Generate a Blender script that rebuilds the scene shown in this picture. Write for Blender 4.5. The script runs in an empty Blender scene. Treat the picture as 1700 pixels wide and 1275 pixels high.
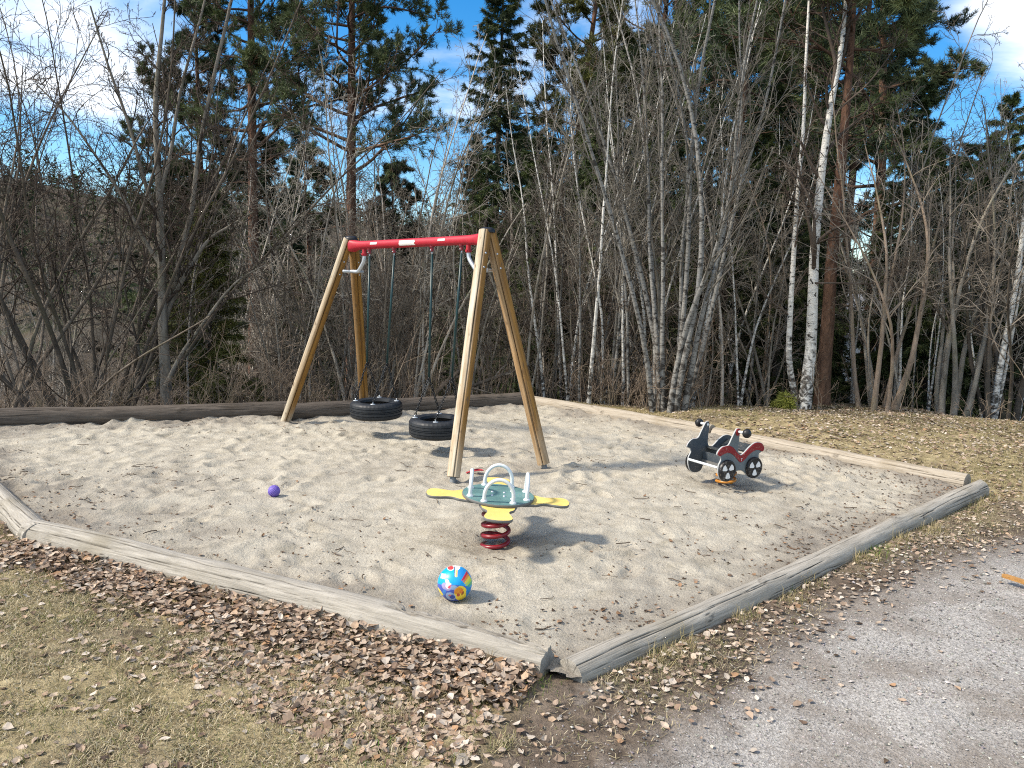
import bpy, math, random
import numpy as np
from mathutils import Matrix, Vector, Quaternion

# ------------------------------------------------------------------ camera, sky, sun, exposure
SC = bpy.context.scene
COL = SC.collection
F_PX, CX, CY = 1277.0, 850.0, 637.5            # lens in pixels of the 1700 x 1275 photograph
PITCH, ROLL, HC = 0.124, 0.032, 1.76
_c, _s = math.cos(PITCH), math.sin(PITCH)
_cr, _sr = math.cos(ROLL), math.sin(ROLL)
FWD = np.array([0, _c, -_s]); _U0 = np.array([0, _s, _c]); _R0 = np.array([1.0, 0, 0])
RGT = _cr * _R0 + _sr * _U0
UPV = _cr * _U0 - _sr * _R0
cd = bpy.data.cameras.new('camera'); cam = bpy.data.objects.new('camera', cd); COL.objects.link(cam)
cd.sensor_width = 36.0; cd.lens = F_PX / 1700.0 * 36.0; cd.clip_start = 0.05; cd.clip_end = 3000
cam.matrix_world = Matrix(((RGT[0], UPV[0], -FWD[0], 0), (RGT[1], UPV[1], -FWD[1], 0), (RGT[2], UPV[2], -FWD[2], HC), (0, 0, 0, 1)))
SC.camera = cam
SC.view_settings.view_transform = 'Standard'; SC.view_settings.look = 'None'
SC.cycles.use_denoising = False; SC.cycles.filter_width = 1.1
SC.view_settings.exposure = 0.74; SC.view_settings.gamma = 1.0

SUN_DIR = np.array([-1.0, -0.20, 0.0]); SUN_DIR /= np.linalg.norm(SUN_DIR)
SUN_EL = math.radians(43)
SUN_VEC = Vector((SUN_DIR[0] * math.cos(SUN_EL), SUN_DIR[1] * math.cos(SUN_EL), math.sin(SUN_EL)))
sl = bpy.data.lights.new('sun', 'SUN'); sun = bpy.data.objects.new('sun', sl); COL.objects.link(sun)
sl.energy = 4.0; sl.angle = math.radians(6.5); sl.color = (1.0, 0.90, 0.755)
sun.rotation_euler = SUN_VEC.to_track_quat('Z', 'Y').to_euler(); sun.location = (-30, -5, 30)

W = bpy.data.worlds.new('World'); SC.world = W; W.use_nodes = True
def build_world():
    nt = W.node_tree; nt.nodes.clear()
    n = nt.nodes.new; L = nt.links.new
    out = n('ShaderNodeOutputWorld'); bg = n('ShaderNodeBackground'); L(bg.outputs[0], out.inputs[0])
    bg.inputs[1].default_value = 0.125
    sky = n('ShaderNodeTexSky'); sky.sky_type = 'NISHITA'; sky.sun_disc = False
    sky.sun_elevation = SUN_EL; sky.sun_rotation = math.atan2(SUN_DIR[0], SUN_DIR[1])
    sky.air_density = 1.0; sky.dust_density = 0.3; sky.ozone_density = 2.5
    tc = n('ShaderNodeTexCoord'); sep = n('ShaderNodeSeparateXYZ'); L(tc.outputs['Generated'], sep.inputs[0])
    def m(op, a, b=None, c=None):
        k = n('ShaderNodeMath'); k.operation = op
        for i, v in enumerate((a, b, c)):
            if v is None: continue
            if isinstance(v, (int, float)): k.inputs[i].default_value = v
            else: L(v, k.inputs[i])
        return k.outputs[0]
    z = m('ADD', m('MAXIMUM', sep.outputs[2], 0.0), 0.16)
    cmb = n('ShaderNodeCombineXYZ')
    L(m('DIVIDE', sep.outputs[0], z), cmb.inputs[0]); L(m('DIVIDE', sep.outputs[1], z), cmb.inputs[1])
    no = n('ShaderNodeTexNoise'); no.inputs['Scale'].default_value = 1.1; no.inputs['Detail'].default_value = 9
    no.inputs['Roughness'].default_value = 0.56; no.inputs['Distortion'].default_value = 0.35
    mp = n('ShaderNodeMapping'); mp.inputs['Location'].default_value = CLOUD_OFF; L(cmb.outputs[0], mp.inputs[0]); L(mp.outputs[0], no.inputs['Vector'])
    # large banks of cloud: one to the upper left, one to the upper right of the view, one added out of view for fill
    def bank(d, w):
        v = n('ShaderNodeVectorMath'); v.operation = 'DOT_PRODUCT'
        nn = n('ShaderNodeVectorMath'); nn.operation = 'NORMALIZE'; L(tc.outputs['Generated'], nn.inputs[0]); L(nn.outputs[0], v.inputs[0])
        v.inputs[1].default_value = Vector(d).normalized()
        r = n('ShaderNodeMapRange'); r.interpolation_type = 'SMOOTHSTEP'
        r.inputs[1].default_value = math.cos(w); r.inputs[2].default_value = 1.0; L(v.outputs['Value'], r.inputs[0])
        return r.outputs[0]
    acc = no.outputs['Fac']
    for d, w, a in CLOUD_AND_FILL_BANKS:
        acc = m('ADD', acc, m('MULTIPLY', bank(d, w), a))
    mr = n('ShaderNodeMapRange'); mr.interpolation_type = 'SMOOTHSTEP'
    mr.inputs[1].default_value = 0.53; mr.inputs[2].default_value = 0.80; L(acc, mr.inputs[0])
    mx = n('ShaderNodeMix'); mx.data_type = 'RGBA'; L(mr.outputs[0], mx.inputs['Factor'])
    hs = n('ShaderNodeHueSaturation'); hs.inputs['Saturation'].default_value = 1.45; hs.inputs['Value'].default_value = 1.0
    L(sky.outputs[0], hs.inputs['Color'])
    L(hs.outputs[0], mx.inputs['A']); mx.inputs['B'].default_value = (6.6, 6.8, 7.1, 1)
    L(mx.outputs['Result'], bg.inputs[0])
CLOUD_OFF = (3.1, 1.7, 0.0)
CLOUD_AND_FILL_BANKS = [((-0.50, 0.81, 0.345), 0.25, 0.27), ((0.60, 0.76, 0.36), 0.22, 0.30), ((-0.16, 0.9, 0.42), 0.16, 0.12), ((0, -0.55, 0.85), 1.05, 0.38)]  # last bank is unseen, added behind and overhead as neutral fill
build_world()

# ------------------------------------------------------------------ pixel rays and numeric helpers
def ray(px, py):
    return RGT * (px - CX) / F_PX - UPV * (py - CY) / F_PX + FWD
def gnd(px, py, z=0.0):                        # the point of the level z seen at this pixel
    d = ray(px, py); t = (z - HC) / d[2]
    return np.array([0, 0, HC]) + t * d
def at(px, py, Y):                             # the point at depth Y seen at this pixel
    d = ray(px, py); return np.array([0, 0, HC]) + d * (Y / d[1])
def nz(v):
    return v / np.maximum(np.linalg.norm(v, axis=-1, keepdims=True), 1e-9)
def sstep(a, b, x):
    t = np.clip((x - a) / (b - a), 0, 1); return t * t * (3 - 2 * t)
_tabs = {}
def noise2(x, y, seed=0):                      # smooth value noise, about -1..1
    if seed not in _tabs: _tabs[seed] = np.random.default_rng(seed + 991).uniform(-1, 1, (256, 256))
    T = _tabs[seed]; xi = np.floor(x).astype(int); yi = np.floor(y).astype(int)
    u = x - xi; v = y - yi; u = u * u * u * (u * (u * 6 - 15) + 10); v = v * v * v * (v * (v * 6 - 15) + 10)
    g = lambda i, j: T[i & 255, j & 255]
    return (g(xi, yi) * (1 - u) + g(xi + 1, yi) * u) * (1 - v) + (g(xi, yi + 1) * (1 - u) + g(xi + 1, yi + 1) * u) * v
def fbm(x, y, seed=0, octv=4):
    r = 0; a = 1.0
    for i in range(octv):
        r = r + a * noise2(x * 2 ** i + 7.3 * i, y * 2 ** i - 3.1 * i, seed + i); a *= 0.5
    return r
def sdist(x, y, poly):                         # signed distance to a polygon, positive inside
    P = np.asarray(poly, float); Q = np.roll(P, -1, 0)
    d = np.full(x.shape, 1e9); ins = np.zeros(x.shape, bool)
    for (ax, ay), (bx, by) in zip(P, Q):
        ex, ey = bx - ax, by - ay; wx, wy = x - ax, y - ay
        t = np.clip((wx * ex + wy * ey) / (ex * ex + ey * ey + 1e-12), 0, 1)
        d = np.minimum(d, np.hypot(wx - t * ex, wy - t * ey))
        c = ((ay <= y) & (by > y)) | ((by <= y) & (ay > y))
        with np.errstate(divide='ignore', invalid='ignore'):
            xx = ax + (y - ay) / np.where(by - ay == 0, 1e-12, by - ay) * ex
        ins ^= c & (x < xx)
    return np.where(ins, d, -d)

# ------------------------------------------------------------------ object helpers
def mesh(name, V, faces, cols=None, smooth=True, fattr=None, midx=None):
    """one mesh from vertices (N,3) and a list of (M,3)/(M,4) index arrays"""
    me = bpy.data.meshes.new(name); V = np.asarray(V, np.float32)
    faces = [np.asarray(f, np.int32).reshape(-1, np.shape(f)[-1]) for f in (faces if isinstance(faces, (list, tuple)) else [faces]) if len(f)]
    idx = np.concatenate([f.ravel() for f in faces]); tot = np.concatenate([np.full(len(f), f.shape[1], np.int32) for f in faces])
    st = np.concatenate([[0], np.cumsum(tot)[:-1]]).astype(np.int32)
    me.vertices.add(len(V)); me.vertices.foreach_set('co', V.ravel())
    me.loops.add(len(idx)); me.loops.foreach_set('vertex_index', idx)
    me.polygons.add(len(tot)); me.polygons.foreach_set('loop_start', st); me.polygons.foreach_set('loop_total', tot)
    if midx is not None: me.polygons.foreach_set('material_index', np.asarray(midx, np.int32))
    me.update(calc_edges=True)
    me.polygons.foreach_set('use_smooth', np.full(len(tot), bool(smooth)))
    if cols is not None:
        a = me.attributes.new('col', 'FLOAT_COLOR', 'POINT')
        c = np.ones((len(V), 4), np.float32); c[:, :3] = cols; a.data.foreach_set('color', c.ravel())
    for k, v in (fattr or {}).items():
        a = me.attributes.new(k, 'FLOAT', 'POINT'); a.data.foreach_set('value', np.asarray(v, np.float32))
    return me
def obj(name, me, m, parent=None, label=None, cat=None, group=None, kind=None, loc=None):
    o = bpy.data.objects.new(name, me); COL.objects.link(o)
    for mm in (m if isinstance(m, (list, tuple)) else [m]):
        if mm is not None and (len(me.materials) == 0 or isinstance(m, (list, tuple))): me.materials.append(mm)
    if parent is not None: o.parent = parent
    if loc is not None: o.location = loc
    tag(o, label, cat, group, kind); return o
def tag(o, label=None, cat=None, group=None, kind=None):
    if label: o['label'] = label
    if cat: o['category'] = cat
    if group: o['group'] = group
    if kind: o['kind'] = kind
    return o
def empty(name, loc, label, cat, group=None, rz=0.0):
    o = bpy.data.objects.new(name, None); COL.objects.link(o); o.empty_display_size = 0.1
    o.location = loc; o.rotation_euler = (0, 0, rz); return tag(o, label, cat, group)
def dup(root, label=None, group=None):
    r = root.copy(); COL.objects.link(r)
    for ch in list(root.children):
        c = ch.copy(); COL.objects.link(c); c.parent = r
        for g in list(ch.children):
            d = g.copy(); COL.objects.link(d); d.parent = c
    if label: r['label'] = label
    if group: r['group'] = group
    return r
class MB:                                      # collects pieces of one mesh
    def __init__(s): s.V = []; s.F = []; s.C = []; s.M = []; s.n = 0
    def add(s, V, faces, col=None, mi=0):
        V = np.asarray(V, float).reshape(-1, 3)
        for f in (faces if isinstance(faces, (list, tuple)) else [faces]):
            f = np.asarray(f)
            if len(f): s.F.append(f + s.n); s.M.append(np.full(len(f), mi))
        s.V.append(V); s.n += len(V)
        s.C.append(np.broadcast_to(np.asarray(col if col is not None else (1, 1, 1), float), (len(V), 3)))
    def build(s, name, m, parent=None, smooth=True, col=False, **k):
        o3 = [i for i, f in enumerate(s.F)]
        me = mesh(name, np.concatenate(s.V), [s.F[i] for i in o3], np.concatenate(s.C) if col else None, smooth, midx=np.concatenate([s.M[i] for i in o3]))
        return obj(name, me, m, parent, **k)
def auto(o, ang=40):                           # smooth faces, sharp edges
    o.data.set_sharp_from_angle(angle=math.radians(ang)); return o
def tubes(P, R, k=6, cap=False):
    """P (B,n,3), R (B,n) -> vertices, quads of B swept tubes"""
    P = np.asarray(P, float); R = np.asarray(R, float); B, n, _ = P.shape
    T = nz(np.gradient(P, axis=1)); mean = nz(P[:, -1] - P[:, 0])
    ref = np.zeros((B, 3)); ref[np.arange(B), np.argmin(np.abs(mean), axis=1)] = 1
    U = nz(np.cross(T, ref[:, None, :])); V = np.cross(T, U)
    a = np.linspace(0, 2 * math.pi, k, endpoint=False)
    ring = P[:, :, None, :] + R[:, :, None, None] * (np.cos(a)[None, None, :, None] * U[:, :, None, :] + np.sin(a)[None, None, :, None] * V[:, :, None, :])
    vv = ring.reshape(-1, 3)
    b = np.arange(B)[:, None, None] * n * k; i = np.arange(n - 1)[None, :, None] * k; j = np.arange(k)[None, None, :]; j2 = (j + 1) % k
    q = np.stack(np.broadcast_arrays(b + i + j, b + i + j2, b + i + k + j2, b + i + k + j), -1).reshape(-1, 4)
    if cap:
        vv = np.concatenate([vv, P[:, 0], P[:, -1]]); c0 = B * n * k + np.arange(B)[:, None]; c1 = c0 + B
        j = np.arange(k)[None]; j2 = (j + 1) % k; b0 = np.arange(B)[:, None] * n * k; b1 = b0 + (n - 1) * k
        t0 = np.stack(np.broadcast_arrays(c0, b0 + j2, b0 + j), -1).reshape(-1, 3); t1 = np.stack(np.broadcast_arrays(c1, b1 + j, b1 + j2), -1).reshape(-1, 3)
        return vv, [q, t0, t1]
    return vv, [q]
def tube(path, r, k=12):
    P = np.asarray(path, float)[None]; R = np.broadcast_to(np.asarray(r, float), (1, P.shape[1])); return tubes(P, R, k, True)
def lathe(prof, k=32, closed=False):           # profile of (r, z) round the z axis
    pr = np.asarray(prof, float); n = len(pr); a = np.linspace(0, 2 * math.pi, k, endpoint=False)
    V = np.stack([pr[:, None, 0] * np.cos(a), pr[:, None, 0] * np.sin(a), np.broadcast_to(pr[:, None, 1], (n, k))], -1).reshape(-1, 3)
    i = np.arange(n if closed else n - 1)[:, None] * k; i2 = (np.arange(1, n + 1 if closed else n)[:, None] % n) * k; j = np.arange(k)[None]; j2 = (j + 1) % k
    return V, [np.stack(np.broadcast_arrays(i + j, i + j2, i2 + j2, i2 + j), -1).reshape(-1, 4)]
def plate(outline, t, bev=0.003):
    """flat panel in the local xz plane from an outline of (x, z), thickness t along y, with a small bevel; material 0 faces, 1 edge"""
    O = np.asarray(outline, float); n = len(O)
    area = 0.5 * np.sum(O[:, 0] * np.roll(O[:, 1], -1) - np.roll(O[:, 0], -1) * O[:, 1])
    if area < 0: O = O[::-1]
    e = np.roll(O, -1, 0) - np.roll(O, 1, 0); nn = nz(np.stack([e[:, 1], -e[:, 0]], -1)); I = O - nn * bev
    def lay(p, y): return np.stack([p[:, 0], np.full(n, y), p[:, 1]], -1)
    V = np.concatenate([lay(I, -t / 2), lay(O, -t / 2 + bev), lay(O, t / 2 - bev), lay(I, t / 2)])
    j = np.arange(n); j2 = (j + 1) % n; q = []
    for r in range(3): q.append(np.stack([r * n + j, r * n + j2, (r + 1) * n + j2, (r + 1) * n + j], -1))
    from mathutils.geometry import tessellate_polygon
    tri = np.array(tessellate_polygon([[Vector((p[0], p[1], 0)) for p in I]]))
    a2 = np.cross(np.c_[I[tri[:, 1]] - I[tri[:, 0]], np.zeros(len(tri))], np.c_[I[tri[:, 2]] - I[tri[:, 0]], np.zeros(len(tri))])[:, 2]
    tri[a2 < 0] = tri[a2 < 0][:, ::-1]
    return V, q, tri, tri[:, ::-1] + 3 * n
def add_plate(mb, outline, t, xf=None, bev=0.003):
    V, q, f0, f1 = plate(outline, t, bev)
    if xf is not None: V = xf(V)
    base = mb.n; mb.add(V, [f0, f1], mi=0)
    for k in q: mb.F.append(k + base); mb.M.append(np.full(len(k), 1))
def smooth_closed(pts, n=96):                  # closed Catmull-Rom outline
    P = np.asarray(pts, float); m = len(P); out = []
    per = max(2, n // m)
    for i in range(m):
        p0, p1, p2, p3 = P[i - 1], P[i], P[(i + 1) % m], P[(i + 2) % m]
        for t in np.linspace(0, 1, per, endpoint=False):
            out.append(0.5 * ((2 * p1) + (-p0 + p2) * t + (2 * p0 - 5 * p1 + 4 * p2 - p3) * t * t + (-p0 + 3 * p1 - 3 * p2 + p3) * t ** 3))
    return np.array(out)
def spline(pts, n=24):                         # open Catmull-Rom
    P = np.asarray(pts, float); P = np.concatenate([[2 * P[0] - P[1]], P, [2 * P[-1] - P[-2]]]); m = len(P) - 3
    out = []
    for t in np.linspace(0, m - 1e-9, n):
        i = int(t); u = t - i; p0, p1, p2, p3 = P[i:i + 4]
        out.append(0.5 * ((2 * p1) + (-p0 + p2) * u + (2 * p0 - 5 * p1 + 4 * p2 - p3) * u * u + (-p0 + 3 * p1 - 3 * p2 + p3) * u ** 3))
    return np.array(out)

# ------------------------------------------------------------------ materials
class Mt:
    def __init__(s, name, rough=0.8, spec=0.3):
        s.m = bpy.data.materials.new(name); s.m.use_nodes = True; s.nt = s.m.node_tree
        s.b = s.nt.nodes['Principled BSDF']; s.b.inputs['Roughness'].default_value = rough; s.b.inputs['Specular IOR Level'].default_value = spec
        s._o = None
    def n(s, t): return s.nt.nodes.new('ShaderNode' + t)
    def L(s, a, b): s.nt.links.new(a, b)
    def set(s, sock, v):
        if isinstance(v, (int, float)): sock.default_value = v
        elif isinstance(v, (tuple, list)): sock.default_value = (*v, 1) if len(v) == 3 and sock.type == 'RGBA' else v
        else: s.L(v, sock)
    def co(s, kind='Object'):
        if kind == 'World':
            k = s.n('NewGeometry'); return k.outputs['Position']
        k = s.n('TexCoord'); return k.outputs[kind]
    def map(s, v, scale=(1, 1, 1), loc=(0, 0, 0)):
        k = s.n('Mapping'); k.inputs['Scale'].default_value = scale; k.inputs['Location'].default_value = loc; s.L(v, k.inputs[0]); return k.outputs[0]
    def noise(s, v, scale, det=4, rough=0.55, dist=0.0):
        k = s.n('TexNoise'); s.L(v, k.inputs['Vector']); k.inputs['Scale'].default_value = scale; k.inputs['Detail'].default_value = det
        k.inputs['Roughness'].default_value = rough; k.inputs['Distortion'].default_value = dist; return k.outputs['Fac']
    def vor(s, v, scale, out='Distance', feat='F1'):
        k = s.n('TexVoronoi'); k.feature = feat; s.L(v, k.inputs['Vector']); k.inputs['Scale'].default_value = scale; return k.outputs[out]
    def ramp(s, f, stops):
        k = s.n('ValToRGB'); e = k.color_ramp.elements
        while len(e) < len(stops): e.new(0.5)
        for i, (p, c) in enumerate(stops):
            e[i].position = p; e[i].color = (c, c, c, 1) if isinstance(c, (int, float)) else (*c, 1)
        s.L(f, k.inputs[0]); return k.outputs[0]
    def rng(s, f, a, b, c=0.0, d=1.0):
        k = s.n('MapRange'); k.interpolation_type = 'SMOOTHSTEP'; s.L(f, k.inputs[0])
        for i, v in enumerate((a, b, c, d)): k.inputs[i + 1].default_value = v
        return k.outputs[0]
    def mix(s, f, a, b, mode='MIX'):
        k = s.n('Mix'); k.data_type = 'RGBA'; k.blend_type = mode
        s.set(k.inputs['Factor'], f); s.set(k.inputs['A'], a); s.set(k.inputs['B'], b); return k.outputs['Result']
    def math(s, op, a, b=0.0):
        k = s.n('Math'); k.operation = op; s.set(k.inputs[0], a); s.set(k.inputs[1], b); return k.outputs[0]
    def attr(s, name, out='Fac'):
        k = s.n('Attribute'); k.attribute_name = name; return k.outputs[out]
    def rnd(s):
        k = s.n('ObjectInfo'); return k.outputs['Random']
    def hsv(s, c, h=0.5, sat=1.0, v=1.0):
        k = s.n('HueSaturation'); s.set(k.inputs['Color'], c)
        for nm, x in (('Hue', h), ('Saturation', sat), ('Value', v)): s.set(k.inputs[nm], x)
        return k.outputs[0]
    def bump(s, h, st=0.5, d=0.01, prev=None):
        k = s.n('Bump'); k.inputs['Strength'].default_value = st; k.inputs['Distance'].default_value = d; s.L(h, k.inputs['Height'])
        if prev is not None: s.L(prev, k.inputs['Normal'])
        return k.outputs[0]
    def fin(s, col=None, normal=None, rough=None, metal=None, trans=None):
        if col is not None: s.set(s.b.inputs['Base Color'], col)
        if normal is not None: s.L(normal, s.b.inputs['Normal'])
        if rough is not None: s.set(s.b.inputs['Roughness'], rough)
        if metal is not None: s.set(s.b.inputs['Metallic'], metal)
        if trans:
            t = s.n('BsdfTranslucent'); s.set(t.inputs[0], col); mx = s.n('MixShader'); mx.inputs[0].default_value = trans
            s.L(s.b.outputs[0], mx.inputs[1]); s.L(t.outputs[0], mx.inputs[2]); s.L(mx.outputs[0], s.nt.nodes['Material Output'].inputs[0])
        return s.m

# ------------------------------------------------------------------ ground levels
RS = np.random.default_rng(7)
LOGS = {  # axis ends as points on the ground
    'front': (gnd(56, 882, .04), gnd(908, 1094, .04)), 'left': (gnd(66, 888, .04), gnd(50, 877, .04) + 3.6 * nz(gnd(-20, 808, .04) - gnd(50, 877, .04))),
    'right': (gnd(950, 1102, .04), gnd(1630, 806, .04)), 'far_a': (gnd(1606, 800, .04), gnd(1186, 718, .04)), 'far_b': (gnd(1181, 717, .04), gnd(872, 662, .06)),
    'back_a': (gnd(866, 664, .08), gnd(474, 685, .08)), 'back_b': (gnd(484, 680, .09), gnd(484, 680, .09) + 1.0 * (gnd(-150, 700, .09) - gnd(484, 680, .09)))}
xy = lambda p: (p[0], p[1])
PIT = [xy(LOGS['front'][1]), xy(LOGS['right'][0]), xy(LOGS['right'][1]), xy(LOGS['far_a'][1]), xy(LOGS['far_b'][1]), xy(LOGS['back_a'][0]), xy(LOGS['back_b'][0]), xy(LOGS['back_b'][1]), xy(LOGS['left'][1]), xy(LOGS['front'][0])]
CLEAR = [(0.1, 12.65), (1.42, 11.95), (2.4, 11.2), (3.9, 10.95), (5.8, 11.25), (6.6, 11.05), (7.6, 10.5), (12, 8), (14, 0), (14, -6), (-14, -6), (-14, 4.6), (-6.4, 9.0)]
PATH = [(0.15, -6), (0.12, 2.1), (0.42, 2.75), (0.95, 3.3), (1.8, 4.25), (2.9, 5.1), (4.5, 6.2), (7, 7.4), (13, 9.2), (13, -6)]
def height(x, y):
    x = np.asarray(x, float); y = np.asarray(y, float)
    dc = sdist(x, y, CLEAR); out = np.maximum(-dc, 0)
    dp = sdist(x, y, PIT)
    mound = 0.12 * sstep(0.0, 1.6, -dp) * sstep(1.2, 3.0, x) * sstep(6.5, 9.0, y)
    h = -0.035 + mound + 0.012 * fbm(x * 1.3, y * 1.3, 3, 3) + 0.02 * noise2(x * .5, y * .5, 9)
    slope = 0.34 + (0.15 - 0.34) * sstep(-1.5, 3.5, x)
    drop = slope * (np.sqrt(out * out + 0.25) - 0.5)
    cap = 9.0 + (4.0 - 9.0) * sstep(-4, 10, x)
    h = h - cap * (1 - np.exp(-drop / cap)) + 0.05 * np.clip(out, 0, 2) * fbm(x * .8, y * .8, 21, 3)
    h = h - 0.25 * sstep(0.02, 0.2, dp)
    return h
def h1(x, y): return float(height(np.array([x]), np.array([y]))[0])
def base_at(px, Y):                            # ground point at depth Y under pixel column px
    z = -0.5
    for _ in range(8):
        py = 600.0
        for _ in range(4):
            d = ray(px, py); p = np.array([0, 0, HC]) + d * (Y / d[1]); py += (p[2] - z) * F_PX / Y
        z = h1(p[0], Y)
    return np.array([p[0], Y, z])

# ------------------------------------------------------------------ setting materials
def mat_ground():
    M = Mt('ground_cover', 0.95, 0.1); P = M.co('World')
    n1 = M.noise(P, 1.7, 6, .6, .3); n2 = M.noise(P, 9, 6, .65); n3 = M.noise(P, 70, 4, .7); n4 = M.noise(M.map(P, (1, 1, 1), (5, 9, 0)), 0.8, 5, .55)
    straw = M.ramp(n2, [(.3, (.12, .095, .055)), (.5, (.27, .22, .125)), (.7, (.43, .36, .215))])
    moss = M.ramp(n2, [(.3, (.085, .078, .04)), (.7, (.26, .22, .115))])
    soil = M.ramp(n2, [(.3, (.055, .042, .032)), (.7, (.19, .15, .115))])
    grass = M.mix(M.rng(n1, .46, .66), straw, moss)
    grass = M.mix(M.math('MULTIPLY', M.rng(n4, .52, .66), .75), grass, soil)
    pa = M.math('ADD', M.attr('path'), M.math('MULTIPLY', M.math('SUBTRACT', n1, .5), .9)); pa = M.math('ADD', pa, M.math('MULTIPLY', M.math('SUBTRACT', n2, .5), .3))
    g2 = M.mix(M.rng(pa, -.62, -.22), grass, soil)
    st = M.vor(P, 130, 'Color'); bw = M.ramp(st, [(0.1, (.20, .188, .172)), (.5, (.325, .308, .287)), (.9, (.46, .44, .412))])
    gravel = M.mix(M.rng(n1, .42, .62), bw, M.mix(.65, bw, (.18, .15, .122)))
    g3 = M.mix(M.rng(pa, -.12, .3), g2, gravel)
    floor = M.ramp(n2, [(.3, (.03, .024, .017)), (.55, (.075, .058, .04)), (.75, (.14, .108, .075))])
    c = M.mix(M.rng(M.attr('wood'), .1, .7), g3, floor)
    c = M.mix(.5, c, M.mix(1.0, c, M.ramp(n3, [(.25, .45), (.75, 1.5)]), 'MULTIPLY'))
    b = M.bump(n3, .6, .012); b = M.bump(M.vor(P, 130), .45, .006, b); b = M.bump(n2, .5, .04, b)
    return M.fin(c, b)
def mat_sand():
    M = Mt('dry_sand', 0.95, 0.1); P = M.co('World')
    a = M.noise(P, .55, 4, .5, .4); b = M.noise(P, 5, 6, .62, .3); g = M.noise(P, 160, 3, .8); s = M.vor(P, 120, 'Color')
    c = M.ramp(b, [(.25, (.30, .272, .212)), (.5, (.415, .38, .312)), (.72, (.485, .45, .372))])
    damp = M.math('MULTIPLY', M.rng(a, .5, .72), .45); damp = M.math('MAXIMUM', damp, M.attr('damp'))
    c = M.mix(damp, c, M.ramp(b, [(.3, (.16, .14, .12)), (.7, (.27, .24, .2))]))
    c = M.mix(.8, c, M.mix(1.0, c, M.ramp(g, [(.28, .42), (.5, 1.0), (.75, 1.5)]), 'MULTIPLY'))
    c = M.mix(M.math('MULTIPLY', M.rng(s, .88, .95), .6), c, (.16, .13, .11)); 
    k = M.vor(P, 38, 'Distance'); kc = M.noise(P, 2.3, 4, .6)
    c = M.mix(M.math('MULTIPLY', M.rng(k, .16, .08), M.rng(kc, .58, .68)), c, (.14, .105, .08))
    n = M.bump(g, .7, .008); n = M.bump(M.noise(P, 38, 5, .65), .75, .02, n); n = M.bump(b, .35, .04, n)
    return M.fin(c, n)
GROUND = mat_ground(); SAND = mat_sand()

def axis_coords(lo, hi, step, far, g=1.16):
    mid = list(np.arange(lo, hi + step / 2, step)); a = [lo]; d = step
    while a[-1] > -far: d = min(d * g, 60); a.append(a[-1] - d)
    b = [mid[-1]]; d = step
    while b[-1] < far: d = min(d * g, 60); b.append(b[-1] + d)
    return np.array(a[:0:-1] + mid + b[1:])
def build_ground():
    xs = axis_coords(-8.5, 9, 0.05, 800); ys = axis_coords(0.6, 13.2, 0.05, 900)
    X, Y = np.meshgrid(xs, ys); x = X.ravel(); y = Y.ravel()
    z = height(x, y)
    dpa = sdist(x, y, PATH); dpa = dpa + .38 * np.exp(-((x - .3) ** 2 + (y - 3.3) ** 2) / .42 ** 2) * (dpa < -.3); near = (np.abs(x) < 12) & (y < 16)
    z = z + np.where(near, 0.010 * fbm(x * 6, y * 6, 5, 3) * (1 - sstep(-.3, .2, dpa) * .8), 0)
    V = np.stack([x, y, z], -1); nx, ny = len(xs), len(ys)
    i, j = np.meshgrid(np.arange(nx - 1), np.arange(ny - 1)); a = (j * nx + i).ravel()
    Q = np.stack([a, a + 1, a + nx + 1, a + nx], -1)
    cx = (x[Q[:, 0]] + x[Q[:, 2]]) / 2; cy = (y[Q[:, 0]] + y[Q[:, 2]]) / 2
    isp = sdist(cx, cy, PATH) > 0
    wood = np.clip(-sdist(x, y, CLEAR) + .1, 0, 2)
    for nm, sel in (('ground', ~isp), ('gravel_path', isp)):
        q = Q[sel]; u, inv = np.unique(q, return_inverse=True)
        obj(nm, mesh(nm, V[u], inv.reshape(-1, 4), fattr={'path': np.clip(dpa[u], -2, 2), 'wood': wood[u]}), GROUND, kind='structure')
build_ground()
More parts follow.
